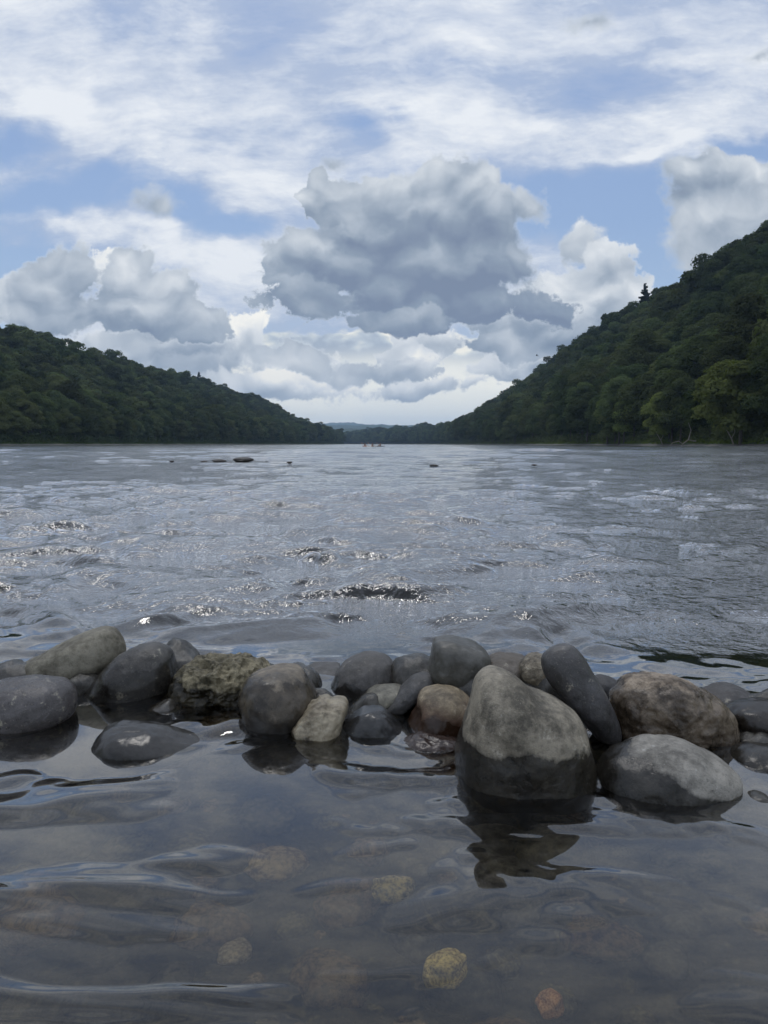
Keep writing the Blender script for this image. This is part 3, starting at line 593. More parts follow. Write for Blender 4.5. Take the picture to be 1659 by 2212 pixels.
rock("boulder", r3([(868, 400), (888, 340), (948, 284), (1030, 261), (1130, 256), (1222, 278), (1322, 328), (1402, 378), (1452, 430), (1478, 500), (1492, 580), (1488, 655), (1455, 705), (1380, 700), (1260, 690), (1120, 680), (1000, 660), (920, 610), (880, 510)]), 1.68, 0.105,
     "large pinkish tan boulder with pale blotches in the right part of the wall",
     dict(dark=(0.085, 0.066, 0.050), light=(0.30, 0.25, 0.195), wet=0.12, spots=0.26, spot_col=(0.46, 0.38, 0.30), wet_dark=0.45, bumpy=0.9, tone=0.5), seed=25.5, ridge_amp=0.05, N=170, M=120)
rock("boulder", r3([(800, 790), (830, 710), (880, 662), (960, 635), (1060, 605), (1180, 596), (1282, 610), (1362, 650), (1432, 690), (1492, 742), (1502, 785), (1472, 842), (1410, 900), (1340, 950), (1220, 1010), (1080, 1050), (960, 1040), (870, 970), (815, 890)]), 1.43, 0.11,
     "pale grey pointed boulder with a ragged dark wet stain, nearest on the right",
     dict(dark=(0.10, 0.10, 0.098), light=(0.235, 0.228, 0.21), wet=0.036, tilt=0.42, spots=0.18, spot_col=(0.40, 0.39, 0.36), wet_dark=0.13, bumpy=0.7, tone=0.55), seed=26.3, N=170, M=120)
rock("boulder", r3([(1330, 370), (1400, 325), (1480, 319), (1555, 345), (1620, 392), (1600, 460), (1500, 490), (1400, 460)]), 1.92, 0.08,
     "dark rounded stone behind the right shoulder of the pinkish tan boulder", dict(dark=(0.05, 0.05, 0.056), light=(0.10, 0.10, 0.108), wet=-1, spots=0.15), seed=27.0, N=72, M=48)
rock("boulder", r3([(1468, 480), (1488, 430), (1560, 400), (1660, 393), (1790, 420), (1830, 520), (1780, 620), (1670, 660), (1580, 655), (1510, 620), (1478, 550)]), 1.70, 0.09,
     "brown grey boulder cut off by the right edge of the photo", dict(dark=(0.042, 0.037, 0.034), light=(0.11, 0.096, 0.088), wet=0.09, spots=0.08, rough=0.4), seed=28.0)
rock("boulder", r3([(1455, 740), (1475, 690), (1520, 650), (1590, 630), (1680, 626), (1790, 650), (1830, 760), (1740, 860), (1640, 890), (1540, 870), (1480, 810)]), 1.53, 0.085,
     "dark wet stone at the right edge, below the brown grey boulder", dict(dark=(0.030, 0.029, 0.027), light=(0.075, 0.070, 0.062), wet=0.2, spots=0.15, wet_dark=0.4), seed=29.0)
rock("stone", r3([(1555, 840), (1590, 814), (1645, 812), (1665, 835), (1640, 868), (1590, 870)]), 1.42, 0.028,
     "small pale pebble in the dark gap at the right edge", dict(dark=(0.12, 0.12, 0.115), light=(0.2, 0.2, 0.19), wet=-1), "stone", seed=30.0, N=48, M=32)
rock("boulder", r3([(1545, 900), (1570, 862), (1630, 860), (1700, 895), (1770, 970), (1780, 1080), (1720, 1110), (1650, 1050), (1580, 970)]), 1.36, 0.05,
     "pale wet oblong stone slanting into the water at the right edge", dict(dark=(0.07, 0.068, 0.062), light=(0.15, 0.145, 0.135), wet=0.035, wet_dark=0.4), seed=31.0, N=80, M=56)
rock("stone", r3([(120, 362), (132, 345), (150, 340), (166, 355), (170, 385), (150, 400), (126, 392)]), 1.80, 0.02,
     "tiny white stone wedged left of the tallest boulder", dict(dark=(0.2, 0.19, 0.17), light=(0.4, 0.38, 0.34), wet=-1), "stone", seed=32.0, N=40, M=28)

# ------------------------------------------------------------------ rubble under the wall, stones on the bed, midstream boulders
def pebble_mesh(name, mat, seed, flat=0.62, amp=0.22, sub=4):
    import bmesh
    bm = bmesh.new(); bmesh.ops.create_icosphere(bm, subdivisions=sub, radius=0.5)
    V = np.array([v.co[:] for v in bm.verts]); rs = np.random.default_rng(int(seed * 10))
    s = np.array([1, rs.uniform(.72, .95), flat * rs.uniform(.85, 1.1)])
    N0 = V / 0.5; V2 = N0 * 0.5 * (1 + amp * fbm3(N0, 0.9, 3, .5, seed))[:, None] * s
    V2 = V2 + N0 * (0.012 * fbm3(N0, 5, 3, .6, seed + 3))[:, None]
    for v, c in zip(bm.verts, V2): v.co = c
    me = bpy.data.meshes.new(name); bm.to_mesh(me); bm.free()
    me.polygons.foreach_set('use_smooth', np.ones(len(me.polygons), dtype=bool)); me.materials.append(mat); return me
m_olive = rock_mat("algae_stone", (0.035, 0.034, 0.018), (0.13, 0.12, 0.07), wet=5, wet_dark=0.9, spots=0.2, spot_col=(0.24, 0.22, 0.12), scale=1.2)
m_brown = rock_mat("brown_stone", (0.05, 0.036, 0.022), (0.16, 0.12, 0.08), wet=5, wet_dark=0.9, spots=0.1, scale=1.2)
m_slate = rock_mat("slate_stone", (0.03, 0.03, 0.03), (0.085, 0.085, 0.08), wet=5, wet_dark=0.9, spots=0.1, scale=1.2)
m_yel = rock_mat("yellow_stone", (0.22, 0.17, 0.05), (0.80, 0.72, 0.36), wet=5, wet_dark=1.0, spots=0.3, spot_col=(0.85, 0.80, 0.48), scale=1.5)
m_red = rock_mat("red_stone", (0.28, 0.15, 0.09), (0.55, 0.33, 0.20), wet=5, wet_dark=1.0, spots=0.2, spot_col=(0.5, 0.36, 0.22), scale=1.5)
peb = [pebble_mesh("stone", mt, k + 1.0) for k, mt in enumerate((m_olive, m_brown, m_slate, m_olive, m_slate, m_brown))]
def lay(me, p, size, rz, label, cat="stone", group=None, rx=0.0, name="stone", sink=0.15, flat=1.0):
    ob = link(name, me, None, (p.x, p.y, p.z + size * 0.3 * (1 - sink))); ob.rotation_euler = (rx, rx * .5, rz); ob.scale = (size, size, size * flat)
    return tag(ob, label, cat, group)
yl = pebble_mesh("stone", m_yel, 41, 0.8, 0.25); rdm = pebble_mesh("stone", m_red, 43, 0.8, 0.3)
G_BED = "stones lying under water on the river bed"
lay(yl, under(962, 2105, 0.20), 0.072, 0.4, "bright yellow knobbly stone under the water near the bottom of the photo", group=G_BED)
lay(rdm, under(1188, 2178, 0.21), 0.046, 1.2, "small reddish stone under water at the bottom, right of the yellow one", group=G_BED)
lay(pebble_mesh("stone", rock_mat("mottled_stone", (0.07, 0.065, 0.03), (0.42, 0.38, 0.2), wet=5, wet_dark=1, spots=.3, spot_col=(.6, .55, .33)), 47, .7), under(850, 1935, 0.2), 0.085, 0.2, "mottled yellow olive stone under water below the tallest boulder", group=G_BED)
lay(pebble_mesh("stone", rock_mat("tan_stone", (0.16, 0.13, 0.08), (0.34, 0.29, 0.20), wet=5, wet_dark=1, spots=.05), 49, .5), under(600, 1885, 0.2), 0.12, 0.1, "flat tan stone under water in the middle of the pool", group=G_BED)
lay(pebble_mesh("stone", rock_mat("pale_stone", (0.14, 0.13, 0.11), (0.30, 0.28, 0.24), wet=5, wet_dark=1, spots=.05), 51, .5), under(508, 2068, 0.2), 0.062, 0.9, "smooth pale oval stone under water left of the yellow one", group=G_BED)
rs = np.random.default_rng(5); placed = []
for k in range(900):
    x, y = rs.uniform(-1.15, 1.15), rs.uniform(0.62, 1.9)
    s = rs.choice([0.05, 0.07, 0.10, 0.14, 0.18], p=[.2, .25, .25, .2, .1])
    if abs(x) > 0.60 * y + 0.12 or any((x - a) ** 2 + (y - b) ** 2 < ((s + c) * 0.42) ** 2 for a, b, c in placed): continue
    placed.append((x, y, s))
    me = peb[rs.integers(6)]
    kind = {m_olive: "olive", m_brown: "brown", m_slate: "slate grey"}[me.materials[0]]
    lay(me, Vector((x, y, -0.29)), s, rs.uniform(0, 6.28), "%s stone half hidden under the rippled water of the pool" % kind, group="%s %s" % (kind, G_BED), rx=rs.uniform(-.3, .3))
for k in range(70):        # rubble the wall stands on
    x = -1.25 + 2.5 * k / 69 + rs.uniform(-.03, .03); y = 2.0 - 0.28 * float(sst(-0.6, 0.9, x)) + rs.uniform(-0.13, 0.16)
    s = rs.uniform(0.16, 0.24)
    lay(peb[(2, 4, 1)[k % 3]], Vector((x, y, -0.21)), s, rs.uniform(0, 6.28), "dark wet rubble stone under the wall, mostly below the water", cat="rubble stone", group="rubble stones under the wall", name="rubble_stone")
for (X_, Y_, y, wpx, q, lab) in ((175, 1500, 1.98, 75, 2, "dark filler stone added to blacken the gap between the spotted and the dome shaped boulders"), (385, 1450, 2.16, 95, 4, "dark filler stone added to blacken the gap left of the rough yellowish boulder"),  # mostly filler stones, added so the wall's shaded gaps look black
        (640, 1500, 1.95, 110, 2, "black wet filler stone added to darken the gap above the tan angular stone"), (810, 1560, 1.84, 95, 4, "black filler stone added to darken the hollow under the thin diagonal stone"), (905, 1490, 1.95, 120, 2, "dark filler stone added under the upright flat topped block"),
        (1010, 1520, 1.82, 110, 4, "dark filler stone added to blacken the gap between the reddish brown and the tallest boulders"), (1300, 1600, 1.74, 130, 2, "black wet filler stone added to darken the crevice below the slanting slab"), (1285, 1690, 1.60, 90, 4, "black wet filler stone added to darken the gap beside the tallest boulder"),
        (1560, 1640, 1.66, 110, 2, "black filler stone added to darken the crevice behind the pale pointed boulder"), (1610, 1600, 1.78, 120, 4, "dark filler stone added under the brown grey boulder at the right edge"), (1630, 1720, 1.50, 100, 2, "black wet filler stone added at the waterline in the lower right of the wall"),
        (560, 1500, 2.02, 110, 4, "dark filler stone added behind the round brown topped boulder"), (30, 1500, 2.05, 120, 2, "dark filler stone added behind the spotted boulder at the left edge"), (1640, 1650, 1.62, 110, 2, "black stone stacked above the waterline at the right edge"), (1648, 1560, 1.86, 100, 4, "dark stone topping the pile at the right edge"), (1590, 1745, 1.46, 80, 2, "black wet stone in the water right of the pale pointed boulder"),
        (700, 1545, 1.80, 80, 4, "dark filler stone added to blacken the gap between the tan angular and the big smooth stones"), (1180, 1500, 1.80, 110, 4, "dark filler stone added behind the tallest boulder's right shoulder")):
    p = at_y(X_, Y_, y); sz = wpx * y / PX_F * 1.45
    ob = link("boulder", peb[q], None, p); ob.scale = (sz, sz, sz * 1.35); ob.rotation_euler = (.2, .3, X_ * .7); tag(ob, lab, "boulder", "stones stacked in the low wall")
m_mid = rock_mat("midstream_stone", (0.04, 0.04, 0.04), (0.12, 0.115, 0.11), wet=0.03, spots=0.1)
mm = [pebble_mesh("boulder", m_mid, 60 + k, 0.5) for k in range(3)]
for k, (X_, Y_, wpx, lab) in enumerate([(370, 998, 12, "tiny dark rock in the river, leftmost of the far rocks"), (472, 1000, 30, "dark flat rock in the far river, left one of the main pair"), (440, 999, 14, "small dark rock just left of the main pair of far rocks"),
        (522, 1000, 46, "longest flat pale topped rock in the far river"), (495, 1002, 16, "low rock between the two main far rocks"), (575, 998, 9, "tiny rock right of the longest far rock"), (625, 1001, 16, "thin low rock in the far river, right of the tiny one"), (938, 1009, 22, "dark rock alone in the middle of the far river"),
        (1155, 1006, 12, "small brown rock on the right side of the far river")]):
    c = at_z(X_, Y_); s = wpx * c.y / PX_F
    ob = lay(mm[k % 3], Vector((c.x, c.y + s * .3, -s * 0.02)), s, 0.3 * k, lab, cat="boulder", group="boulders out in the river", name="boulder", sink=0.5, flat=0.62)

# ------------------------------------------------------------------ trees
def leaf_mat(name, a, b, trans=0.35):
    m, n, o = material(name)
    oi = n.n.new('ShaderNodeObjectInfo'); at = n.n.new('ShaderNodeAttribute'); at.attribute_name = 'tone'
    f = n.m('ADD', n.m('MULTIPLY', oi.outputs['Random'], 0.55), n.m('MULTIPLY', at.outputs['Fac'], 0.55), clamp=True)
    col = n.mix(f, a, b)
    col = n.mix(n.m('MULTIPLY', n.m('FRACT', n.m('MULTIPLY', oi.outputs['Random'], 37.0)), 0.35), col, (b[0] * 1.25, b[1] * 0.85, b[2] * 0.8))
    vv = n.mr(n.m('FRACT', n.m('MULTIPLY', oi.outputs['Random'], 91.0)), 0.0, 1.0, 0.62, 1.45, 'LINEAR'); col = n.mix(1.0, col, n.xyz(vv, vv, vv), 'MULTIPLY')
    d = n.n.new('ShaderNodeBsdfDiffuse'); n.put(d.inputs['Color'], col)
    t = n.n.new('ShaderNodeBsdfTranslucent'); n.put(t.inputs['Color'], n.mix(1.0, col, (1.1, 1.25, 0.6), 'MULTIPLY'))
    x = n.n.new('ShaderNodeMixShader'); x.inputs[0].default_value = trans
    n.link(d.outputs[0], x.inputs[1]); n.link(t.outputs[0], x.inputs[2]); n.link(x.outputs[0], o.inputs['Surface']); return m
m_leaf = leaf_mat("dark_foliage", (0.026, 0.042, 0.022), (0.096, 0.126, 0.056))
m_leaf2 = leaf_mat("bright_foliage", (0.040, 0.062, 0.024), (0.115, 0.145, 0.050))
m_needle = leaf_mat("pine_needles", (0.014, 0.028, 0.016), (0.026, 0.044, 0.022), 0.15)
m_bark, n, o = material("bark")
tc = n.n.new('ShaderNodeTexCoord').outputs['Object']
principled(n, o, Base_Color=n.mix(n.noise(n.mapping(tc, scale=(4, 4, 0.6)), 3.0, 5), (0.035, 0.03, 0.024), (0.12, 0.105, 0.085)), Roughness=0.9)

def leaf_quads(C, Nn, size, tone, rs, aspect=0.7):
    k = len(C); t = rs.normal(size=(k, 3)); t -= (t * Nn).sum(1)[:, None] * Nn; t /= np.linalg.norm(t, axis=1)[:, None] + 1e-9
    b = np.cross(Nn, t); s = (size * rs.uniform(0.6, 1.35, k))[:, None] * 0.5
    # a kinked leaf spray: 4 corners, two of them drooping
    V = np.stack([C - t * s - b * s * aspect * .6, C + t * s * .9 - b * s * aspect - Nn * s * .3, C + t * s + b * s * aspect * .7, C - t * s * .8 + b * s * aspect - Nn * s * .35], 1)
    return V.reshape(-1, 3), np.arange(4 * k).reshape(k, 4), np.repeat(tone, 4)
def crown_mesh(name, h, rad, base, n_puff, n_leaf, lsize, seed, mat, conic=0.0):
    n_puff = int(n_puff * .75)
    rs = np.random.default_rng(seed); C = []; Nn = []; T = []
    cz = (h + base) / 2; hz = (h - base) / 2
    pc = []
    ii = np.arange(n_puff) + .5
    for k in range(n_puff):
        el = math.asin(1 - 1.75 * ii[k] / n_puff) + rs.normal() * .12; az = k * 2.39996 + rs.normal() * .3
        q = rs.uniform(0.60, 0.92)
        shrink = 1 - conic * max(math.sin(el), 0)
        pc.append((math.cos(el) * math.cos(az) * rad * q * shrink, math.cos(el) * math.sin(az) * rad * q * shrink, cz + math.sin(el) * hz * q * rs.uniform(.9, 1.08), rad * rs.uniform(0.30, 0.52)))
    per = n_leaf // n_puff
    for (x, y, z, r) in pc:
        d = rs.normal(size=(per, 3)); d /= np.linalg.norm(d, axis=1)[:, None]
        d[:, 2] = np.where(d[:, 2] < -0.35, -d[:, 2], d[:, 2])
        rr = r * rs.uniform(0.72, 1.12, per) * (1 + 0.18 * pn3(d[:, 0] * 2.2 + x, d[:, 1] * 2.2 + y, d[:, 2] * 2.2))
        p = np.array([x, y, z]) + d * rr[:, None] * np.array([1, 1, .78])
        nn = d + rs.normal(size=(per, 3)) * 0.45 + np.array([0, 0, .35]); nn /= np.linalg.norm(nn, axis=1)[:, None]
        C.append(p); Nn.append(nn); T.append(np.clip(rs.uniform(0.1, 0.9) + rs.normal(size=per) * .12, 0, 1))
    # thin inner filling
    k = n_leaf // 7; d = rs.normal(size=(k, 3)); d /= np.linalg.norm(d, axis=1)[:, None]; q = rs.uniform(0, .6, k) ** .5
    C.append(np.array([0, 0, cz]) + d * q[:, None] * np.array([rad * .75, rad * .75, hz * .8])); Nn.append(d); T.append(np.full(k, .3))
    C, Nn, T = np.concatenate(C), np.concatenate(Nn), np.concatenate(T)
    V, F, tone = leaf_quads(C, Nn, lsize, T, rs)
    me = mesh_np(name, V, F, mat, False); a = me.attributes.new('tone', 'FLOAT', 'POINT'); a.data.foreach_set('value', tone.astype(np.float32)); return me
def tube(V, F, pts, rads, sides=7):
    b0 = len(V); pts = [Vector(p) for p in pts]
    for i, p in enumerate(pts):
        d = (pts[min(i + 1, len(pts) - 1)] - pts[max(i - 1, 0)]).normalized()
        s = d.cross(Vector((0.3, 1, 0.1))).normalized(); t = d.cross(s)
        for k in range(sides):
            a = 2 * math.pi * k / sides; V.append(tuple(p + (s * math.cos(a) + t * math.sin(a)) * rads[i]))
    for i in range(len(pts) - 1):
        for k in range(sides):
            F.append((b0 + i * sides + k, b0 + i * sides + (k + 1) % sides, b0 + (i + 1) * sides + (k + 1) % sides, b0 + (i + 1) * sides + k))
def trunk_mesh(name, h, r0, seed, limbs=6, mat=None, top=0.8):
    rs = np.random.default_rng(seed); V, F = [], []
    bend = rs.normal(size=2) * h * .03
    P_ = [(bend[0] * (t ** 2), bend[1] * t * t, -1.5 + (h * top + 1.5) * t) for t in np.linspace(0, 1, 7)]
    tube(V, F, P_, [r0 * (1 - .85 * t) * (1.35 if t == 0 else 1) for t in np.linspace(0, 1, 7)])
    for k in range(limbs):
        z0 = h * rs.uniform(.25, .6); a = rs.uniform(0, 6.28); L = h * rs.uniform(.18, .30)
        p0 = Vector((bend[0] * .3, bend[1] * .3, z0)); d = Vector((math.cos(a), math.sin(a), .75))
        tube(V, F, [p0, p0 + d * L * .5 + Vector((0, 0, L * .08)), p0 + d * L], [r0 * .35, r0 * .22, r0 * .06], 5)
    return mesh_np(name, V, np.array(F), mat or m_bark)
def pine_crown(name, h, n_tier, seed, mat, dens=1.0):
    rs = np.random.default_rng(seed); C = []; Nn = []; T = []
    for k in range(n_tier):
        z = h * (0.30 + 0.70 * k / n_tier) ; L = h * 0.20 * (1 - (k / n_tier) ** 1.3) * rs.uniform(.7, 1.2) + .4
        for j in range(rs.integers(4, 7)):
            a = rs.uniform(0, 6.28); m_ = int(60 * L * dens); t = rs.uniform(0.15, 1, m_)
            wdt = 0.28 * L * (1 - np.abs(t - .55)) * rs.normal(size=m_) * .6
            LL = L * rs.uniform(.7, 1.15)
            x = np.cos(a) * t * LL - np.sin(a) * wdt; y = np.sin(a) * t * LL + np.cos(a) * wdt
            C.append(np.stack([x, y, z + .25 * t * L * (1 - .4 * t) + rs.normal(size=m_) * .13], -1)); nn = rs.normal(size=(m_, 3)) * .5 + [0, 0, 1]
            Nn.append(nn / np.linalg.norm(nn, axis=1)[:, None]); T.append(rs.uniform(0, 1, m_))
    C, Nn, T = np.concatenate(C), np.concatenate(Nn), np.concatenate(T)
    V, F, tone = leaf_quads(C, Nn, 0.42, T, rs)
    me = mesh_np(name, V, F, mat, False); a = me.attributes.new('tone', 'FLOAT', 'POINT'); a.data.foreach_set('value', tone.astype(np.float32)); return me

NEAR = [(crown_mesh("crown", hh, rr, bb, npf, 17000, 0.40, sd, mt, cn), trunk_mesh("trunk", hh, .32, sd)) for (hh, rr, bb, npf, sd, mt, cn) in
        ((17, 5.6, 0.3, 34, 1, m_leaf, .1), (19, 5.2, .8, 38, 2, m_leaf, .25), (15, 6.0, .2, 30, 3, m_leaf, 0), (20, 6.0, .8, 42, 4, m_leaf, .15), (16, 4.8, .3, 30, 5, m_leaf, .3))]
BRIGHT = [(crown_mesh("crown", hh, rr, bb, npf, 15000, 0.40, sd, m_leaf2, cn), trunk_mesh("trunk", hh, .28, sd)) for (hh, rr, bb, npf, sd, cn) in
          ((13, 5.4, 1.0, 30, 11, .1), (11, 5.0, 0.6, 26, 12, 0))]
PINE = [(pine_crown("crown", 25, 24, 21, m_needle, 1.6), trunk_mesh("trunk", 25, .35, 21, 0, None, .98))]
def tree(kind, x, y, z, s, label, cat="tree", group=None, name="broadleaf_tree", rz=None, sz=1.0):
    e = bpy.data.objects.new(name, None); S.collection.objects.link(e); e.empty_display_size = 1
    e.location = (x, y, z); e.scale = (s, s, s * sz); e.rotation_euler = (0, 0, random.uniform(0, 6.28) if rz is None else rz)
    link("crown", kind[0], e); link("trunk", kind[1], e); return tag(e, label, cat, group)

cand = []
rs = np.random.default_rng(77)
for side in (1, -1):
    y = 95.0 if side > 0 else 215.0
    while y < 3100:
        st = (12.5 if side > 0 else 10.2) * (1 + 0.10 * sst(400, 1800, y)); d = 4.0 + rs.uniform(0, 2)
        dmax = (185 if side > 0 else 215) if y < 1750 else 120
        while d < dmax:
            yy = y + rs.uniform(-.45, .45) * st; dd = d + rs.uniform(-.35, .35) * st
            x = (float(bank_r(yy)) + dd) if side > 0 else (float(bank_l(yy)) - dd - 4)
            if abs(x) < 0.72 * yy + 12:
                z = float(hill_r(np.array(x), np.array(yy)) if side > 0 else hill_l(np.array(x), np.array(yy)))
                if z > 0.3: cand.append((side, x, yy, z - .3, dd, rs.uniform(1.0, 1.85) * (1.25 if side > 0 else 1.0)))
            d += st * 0.95
        y += st
def in_view(c): return abs(c[1]) < 0.56 * c[2] + 3
def show(c):       # how large it stands in the photograph
    front = 1.5 if c[4] < 12 else 1.0
    return (front / math.hypot(c[1], c[2])) if in_view(c) else 0
cand.sort(key=show, reverse=True)
NT_ = 284
LAB = {(1, 0): ("tree at the waterline of the right bank with leaves down to the river", "trees along the right waterline"),
       (1, 1): ("dark leafy tree in the wood climbing the steep right hillside", "trees on the right hillside"),
       (1, 2): ("pale green bushy tree low on the right bank among darker trees", "pale green trees on the right bank"),
       (-1, 0): ("tree at the foot of the left hillside behind the grassy bank", "trees along the left bank"),
       (-1, 1): ("dark leafy tree in the wood covering the left hillside", "trees on the left hillside")}
rest = []
for i, c in enumerate(cand):
    side, x, y, z, d, s = c
    if side > 0 and x / y > 0.30 and y < 330 and d < 14 and rs.uniform() < 0.4: cls = 2
    elif d < 11: cls = 0
    else: cls = 1
    if i < NT_ and show(c) > 0:
        lab, grp = LAB[(side, cls)]
        kind = BRIGHT[rs.integers(2)] if cls == 2 else NEAR[rs.integers(5)]
        tree(kind, x, y, z, s * (0.8 if cls == 0 else 1.0), lab, "tree", grp)
    else: rest.append((c, cls))
# trees that stand out
def skyline(X_, hill):
    """the spot where the hill's own skyline stands in this direction"""
    u = (X_ - PX_W / 2) / PX_F; ys = np.arange(150, 1700, 4.0); xs = u * ys; z = hill(xs, ys); k = int(np.argmax((z - CAM_H) / ys))
    return float(xs[k]), float(ys[k]), float(z[k])
x, y, z = skyline(1375, hill_r); tree(PINE[0], x, y - 6, z + 1, 2.0, "tall dark pine poking above the ridge of the right hillside", "pine tree", None, "pine_tree", 0.3)
x = (1690 - PX_W / 2) / PX_F * 200; tree(BRIGHT[0], x, 200, float(hill_r(np.array(x), np.array(200.))), 2.1, "large light green tree at the right edge of the photo above the bank", "tree", None, "broadleaf_tree", 1.0)
x, y, z = skyline(1105, hill_r); tree(NEAR[1], x, y, z, 1.6, "tall tree rising above the skyline where the right hillside runs down", "tree", None)
x, y, z = skyline(435, hill_l); tree(PINE[0], x, y, z, 1.6, "narrow conifer poking above the ridge line of the left hillside", "pine tree", None, "pine_tree")
for X_, dist, sc, lb in ((1265, 300, 1.55, "tall olive green tree at the waterline, farthest left of the pale green ones"), (1385, 262, 1.25, "yellowish green tree leaning over the bleached branches on the right bank"),
                         (1530, 228, 1.45, "broad pale green tree over the water left of the right edge")):
    x = (X_ - PX_W / 2) / PX_F * dist; x = max(x, float(bank_r(dist)) + 3)
    tree(BRIGHT[dist % 2], x, dist, float(hill_r(np.array(x), np.array(float(dist)))), sc, lb, "tree", None)
LOW = [crown_mesh("far_crown", hh, rr, bb, 20, 3600, 0.75, sd, m_leaf, .15) for (hh, rr, bb, sd) in ((17, 5.6, 1.5, 31), (19, 5.2, 2, 32), (15, 6.0, 1.0, 33), (20, 5.8, 2.0, 34))]
lib = bpy.data.collections.new("crown_library")
for k, me in enumerate(LOW):
    ob = bpy.data.objects.new("far_crown", me); lib.objects.link(ob)
pt = np.array([[c[1], c[2], c[3]] for c, _ in rest]); mf = bpy.data.meshes.new("forest"); mf.vertices.add(len(pt)); mf.vertices.foreach_set('co', pt.astype(np.float32).ravel())
a = mf.attributes.new('size', 'FLOAT', 'POINT'); a.data.foreach_set('value', np.array([c[5] for c, _ in rest], dtype=np.float32))
a = mf.attributes.new('turn', 'FLOAT', 'POINT'); a.data.foreach_set('value', rs.uniform(0, 6.28, len(rest)).astype(np.float32))
a = mf.attributes.new('pick', 'INT', 'POINT'); a.data.foreach_set('value', rs.integers(0, 4, len(rest)).astype(np.int32))
fo = tag(link("forest", mf), "dense dark green wood of far trees covering both hillsides and the river bend", "forest", None, 'stuff')
gt = bpy.data.node_groups.new("forest_nodes", 'GeometryNodeTree')
gt.interface.new_socket("Geometry", in_out='INPUT', socket_type='NodeSocketGeometry'); gt.interface.new_socket("Geometry", in_out='OUTPUT', socket_type='NodeSocketGeometry')
gi, go = gt.nodes.new('NodeGroupInput'), gt.nodes.new('NodeGroupOutput')
iop = gt.nodes.new('GeometryNodeInstanceOnPoints'); ci = gt.nodes.new('GeometryNodeCollectionInfo'); ci.inputs['Collection'].default_value = lib; ci.inputs['Separate Children'].default_value = True; ci.inputs['Reset Children'].default_value = True
def nattr(nm, ty):
    q = gt.nodes.new('GeometryNodeInputNamedAttribute'); q.data_type = ty; q.inputs['Name'].default_value = nm; return next(s for s in q.outputs if s.name == 'Attribute' and s.enabled)
cx = gt.nodes.new('ShaderNodeCombineXYZ')
gt.links.new(gi.outputs[0], iop.inputs['Points']); gt.links.new(ci.outputs[0], iop.inputs['Instance']); iop.inputs['Pick Instance'].default_value = True
gt.links.new(nattr('pick', 'INT'), iop.inputs['Instance Index']); gt.links.new(nattr('turn', 'FLOAT'), cx.inputs[2]); gt.links.new(cx.outputs[0], iop.inputs['Rotation'])
gt.links.new(nattr('size', 'FLOAT'), iop.inputs['Scale']); gt.links.new(iop.outputs[0], go.inputs[0])
md = fo.modifiers.new("forest", 'NODES'); md.node_group = gt
print("trees", len(cand), "rest", len(rest))

# shrubs and grass along the waterlines
def strip(side, y0, y1, dlo, dhi, n_, size, hgt, mat, name, label, cat):
    rs = np.random.default_rng(5 + side); yy = y0 * (y1 / y0) ** rs.uniform(0, 1, n_); dd = rs.uniform(dlo, dhi, n_)
    keep = pn2(yy / 14.0, dd * 0 + 3.0) + rs.uniform(-.3, .5, n_) > -0.25; yy, dd = yy[keep], dd[keep]
    X_ = bank_r(yy) + dd if side > 0 else bank_l(yy) - dd
    Z_ = (hill_r(X_, yy) if side > 0 else hill_l(X_, yy)); Z_ = np.maximum(Z_, 0) + rs.uniform(0, hgt, len(yy)) * (0.5 + pn2(yy / 9.0, dd) + .3).clip(.15, 1.2)
    nn = rs.normal(size=(len(yy), 3)) * .6 + [-side * .5, -.4, .5]; nn /= np.linalg.norm(nn, axis=1)[:, None]
    V, F, tone = leaf_quads(np.stack([X_, yy, Z_], -1), nn, size, rs.uniform(0, 1, len(yy)), rs)
    me = mesh_np(name, V, F, mat, False); a = me.attributes.new('tone', 'FLOAT', 'POINT'); a.data.foreach_set('value', tone.astype(np.float32))
    return tag(link(name, me), label, cat, None, 'stuff')
strip(-1, 200, 1750, 3, 12, 26000, 1.1, 4.5, m_leaf, "undergrowth", "dark bushes filling the foot of the left hillside wood", "bushes")
strip(1, 130, 1500, 2, 9, 26000, .9, 4.5, m_leaf, "undergrowth", "dark bushes filling the foot of the right hillside wood", "bushes")
m_grass = leaf_mat("bank_grass", (0.050, 0.085, 0.020), (0.10, 0.15, 0.035), .3)
strip(-1, 220, 1700, 2, 15, 26000, .55, .8, m_grass, "grass", "strip of light green grass along the left bank", "grass")
strip(1, 140, 1300, 1, 8, 22000, .5, .9, m_grass, "grass", "strip of green grass and low plants along the right bank", "grass")

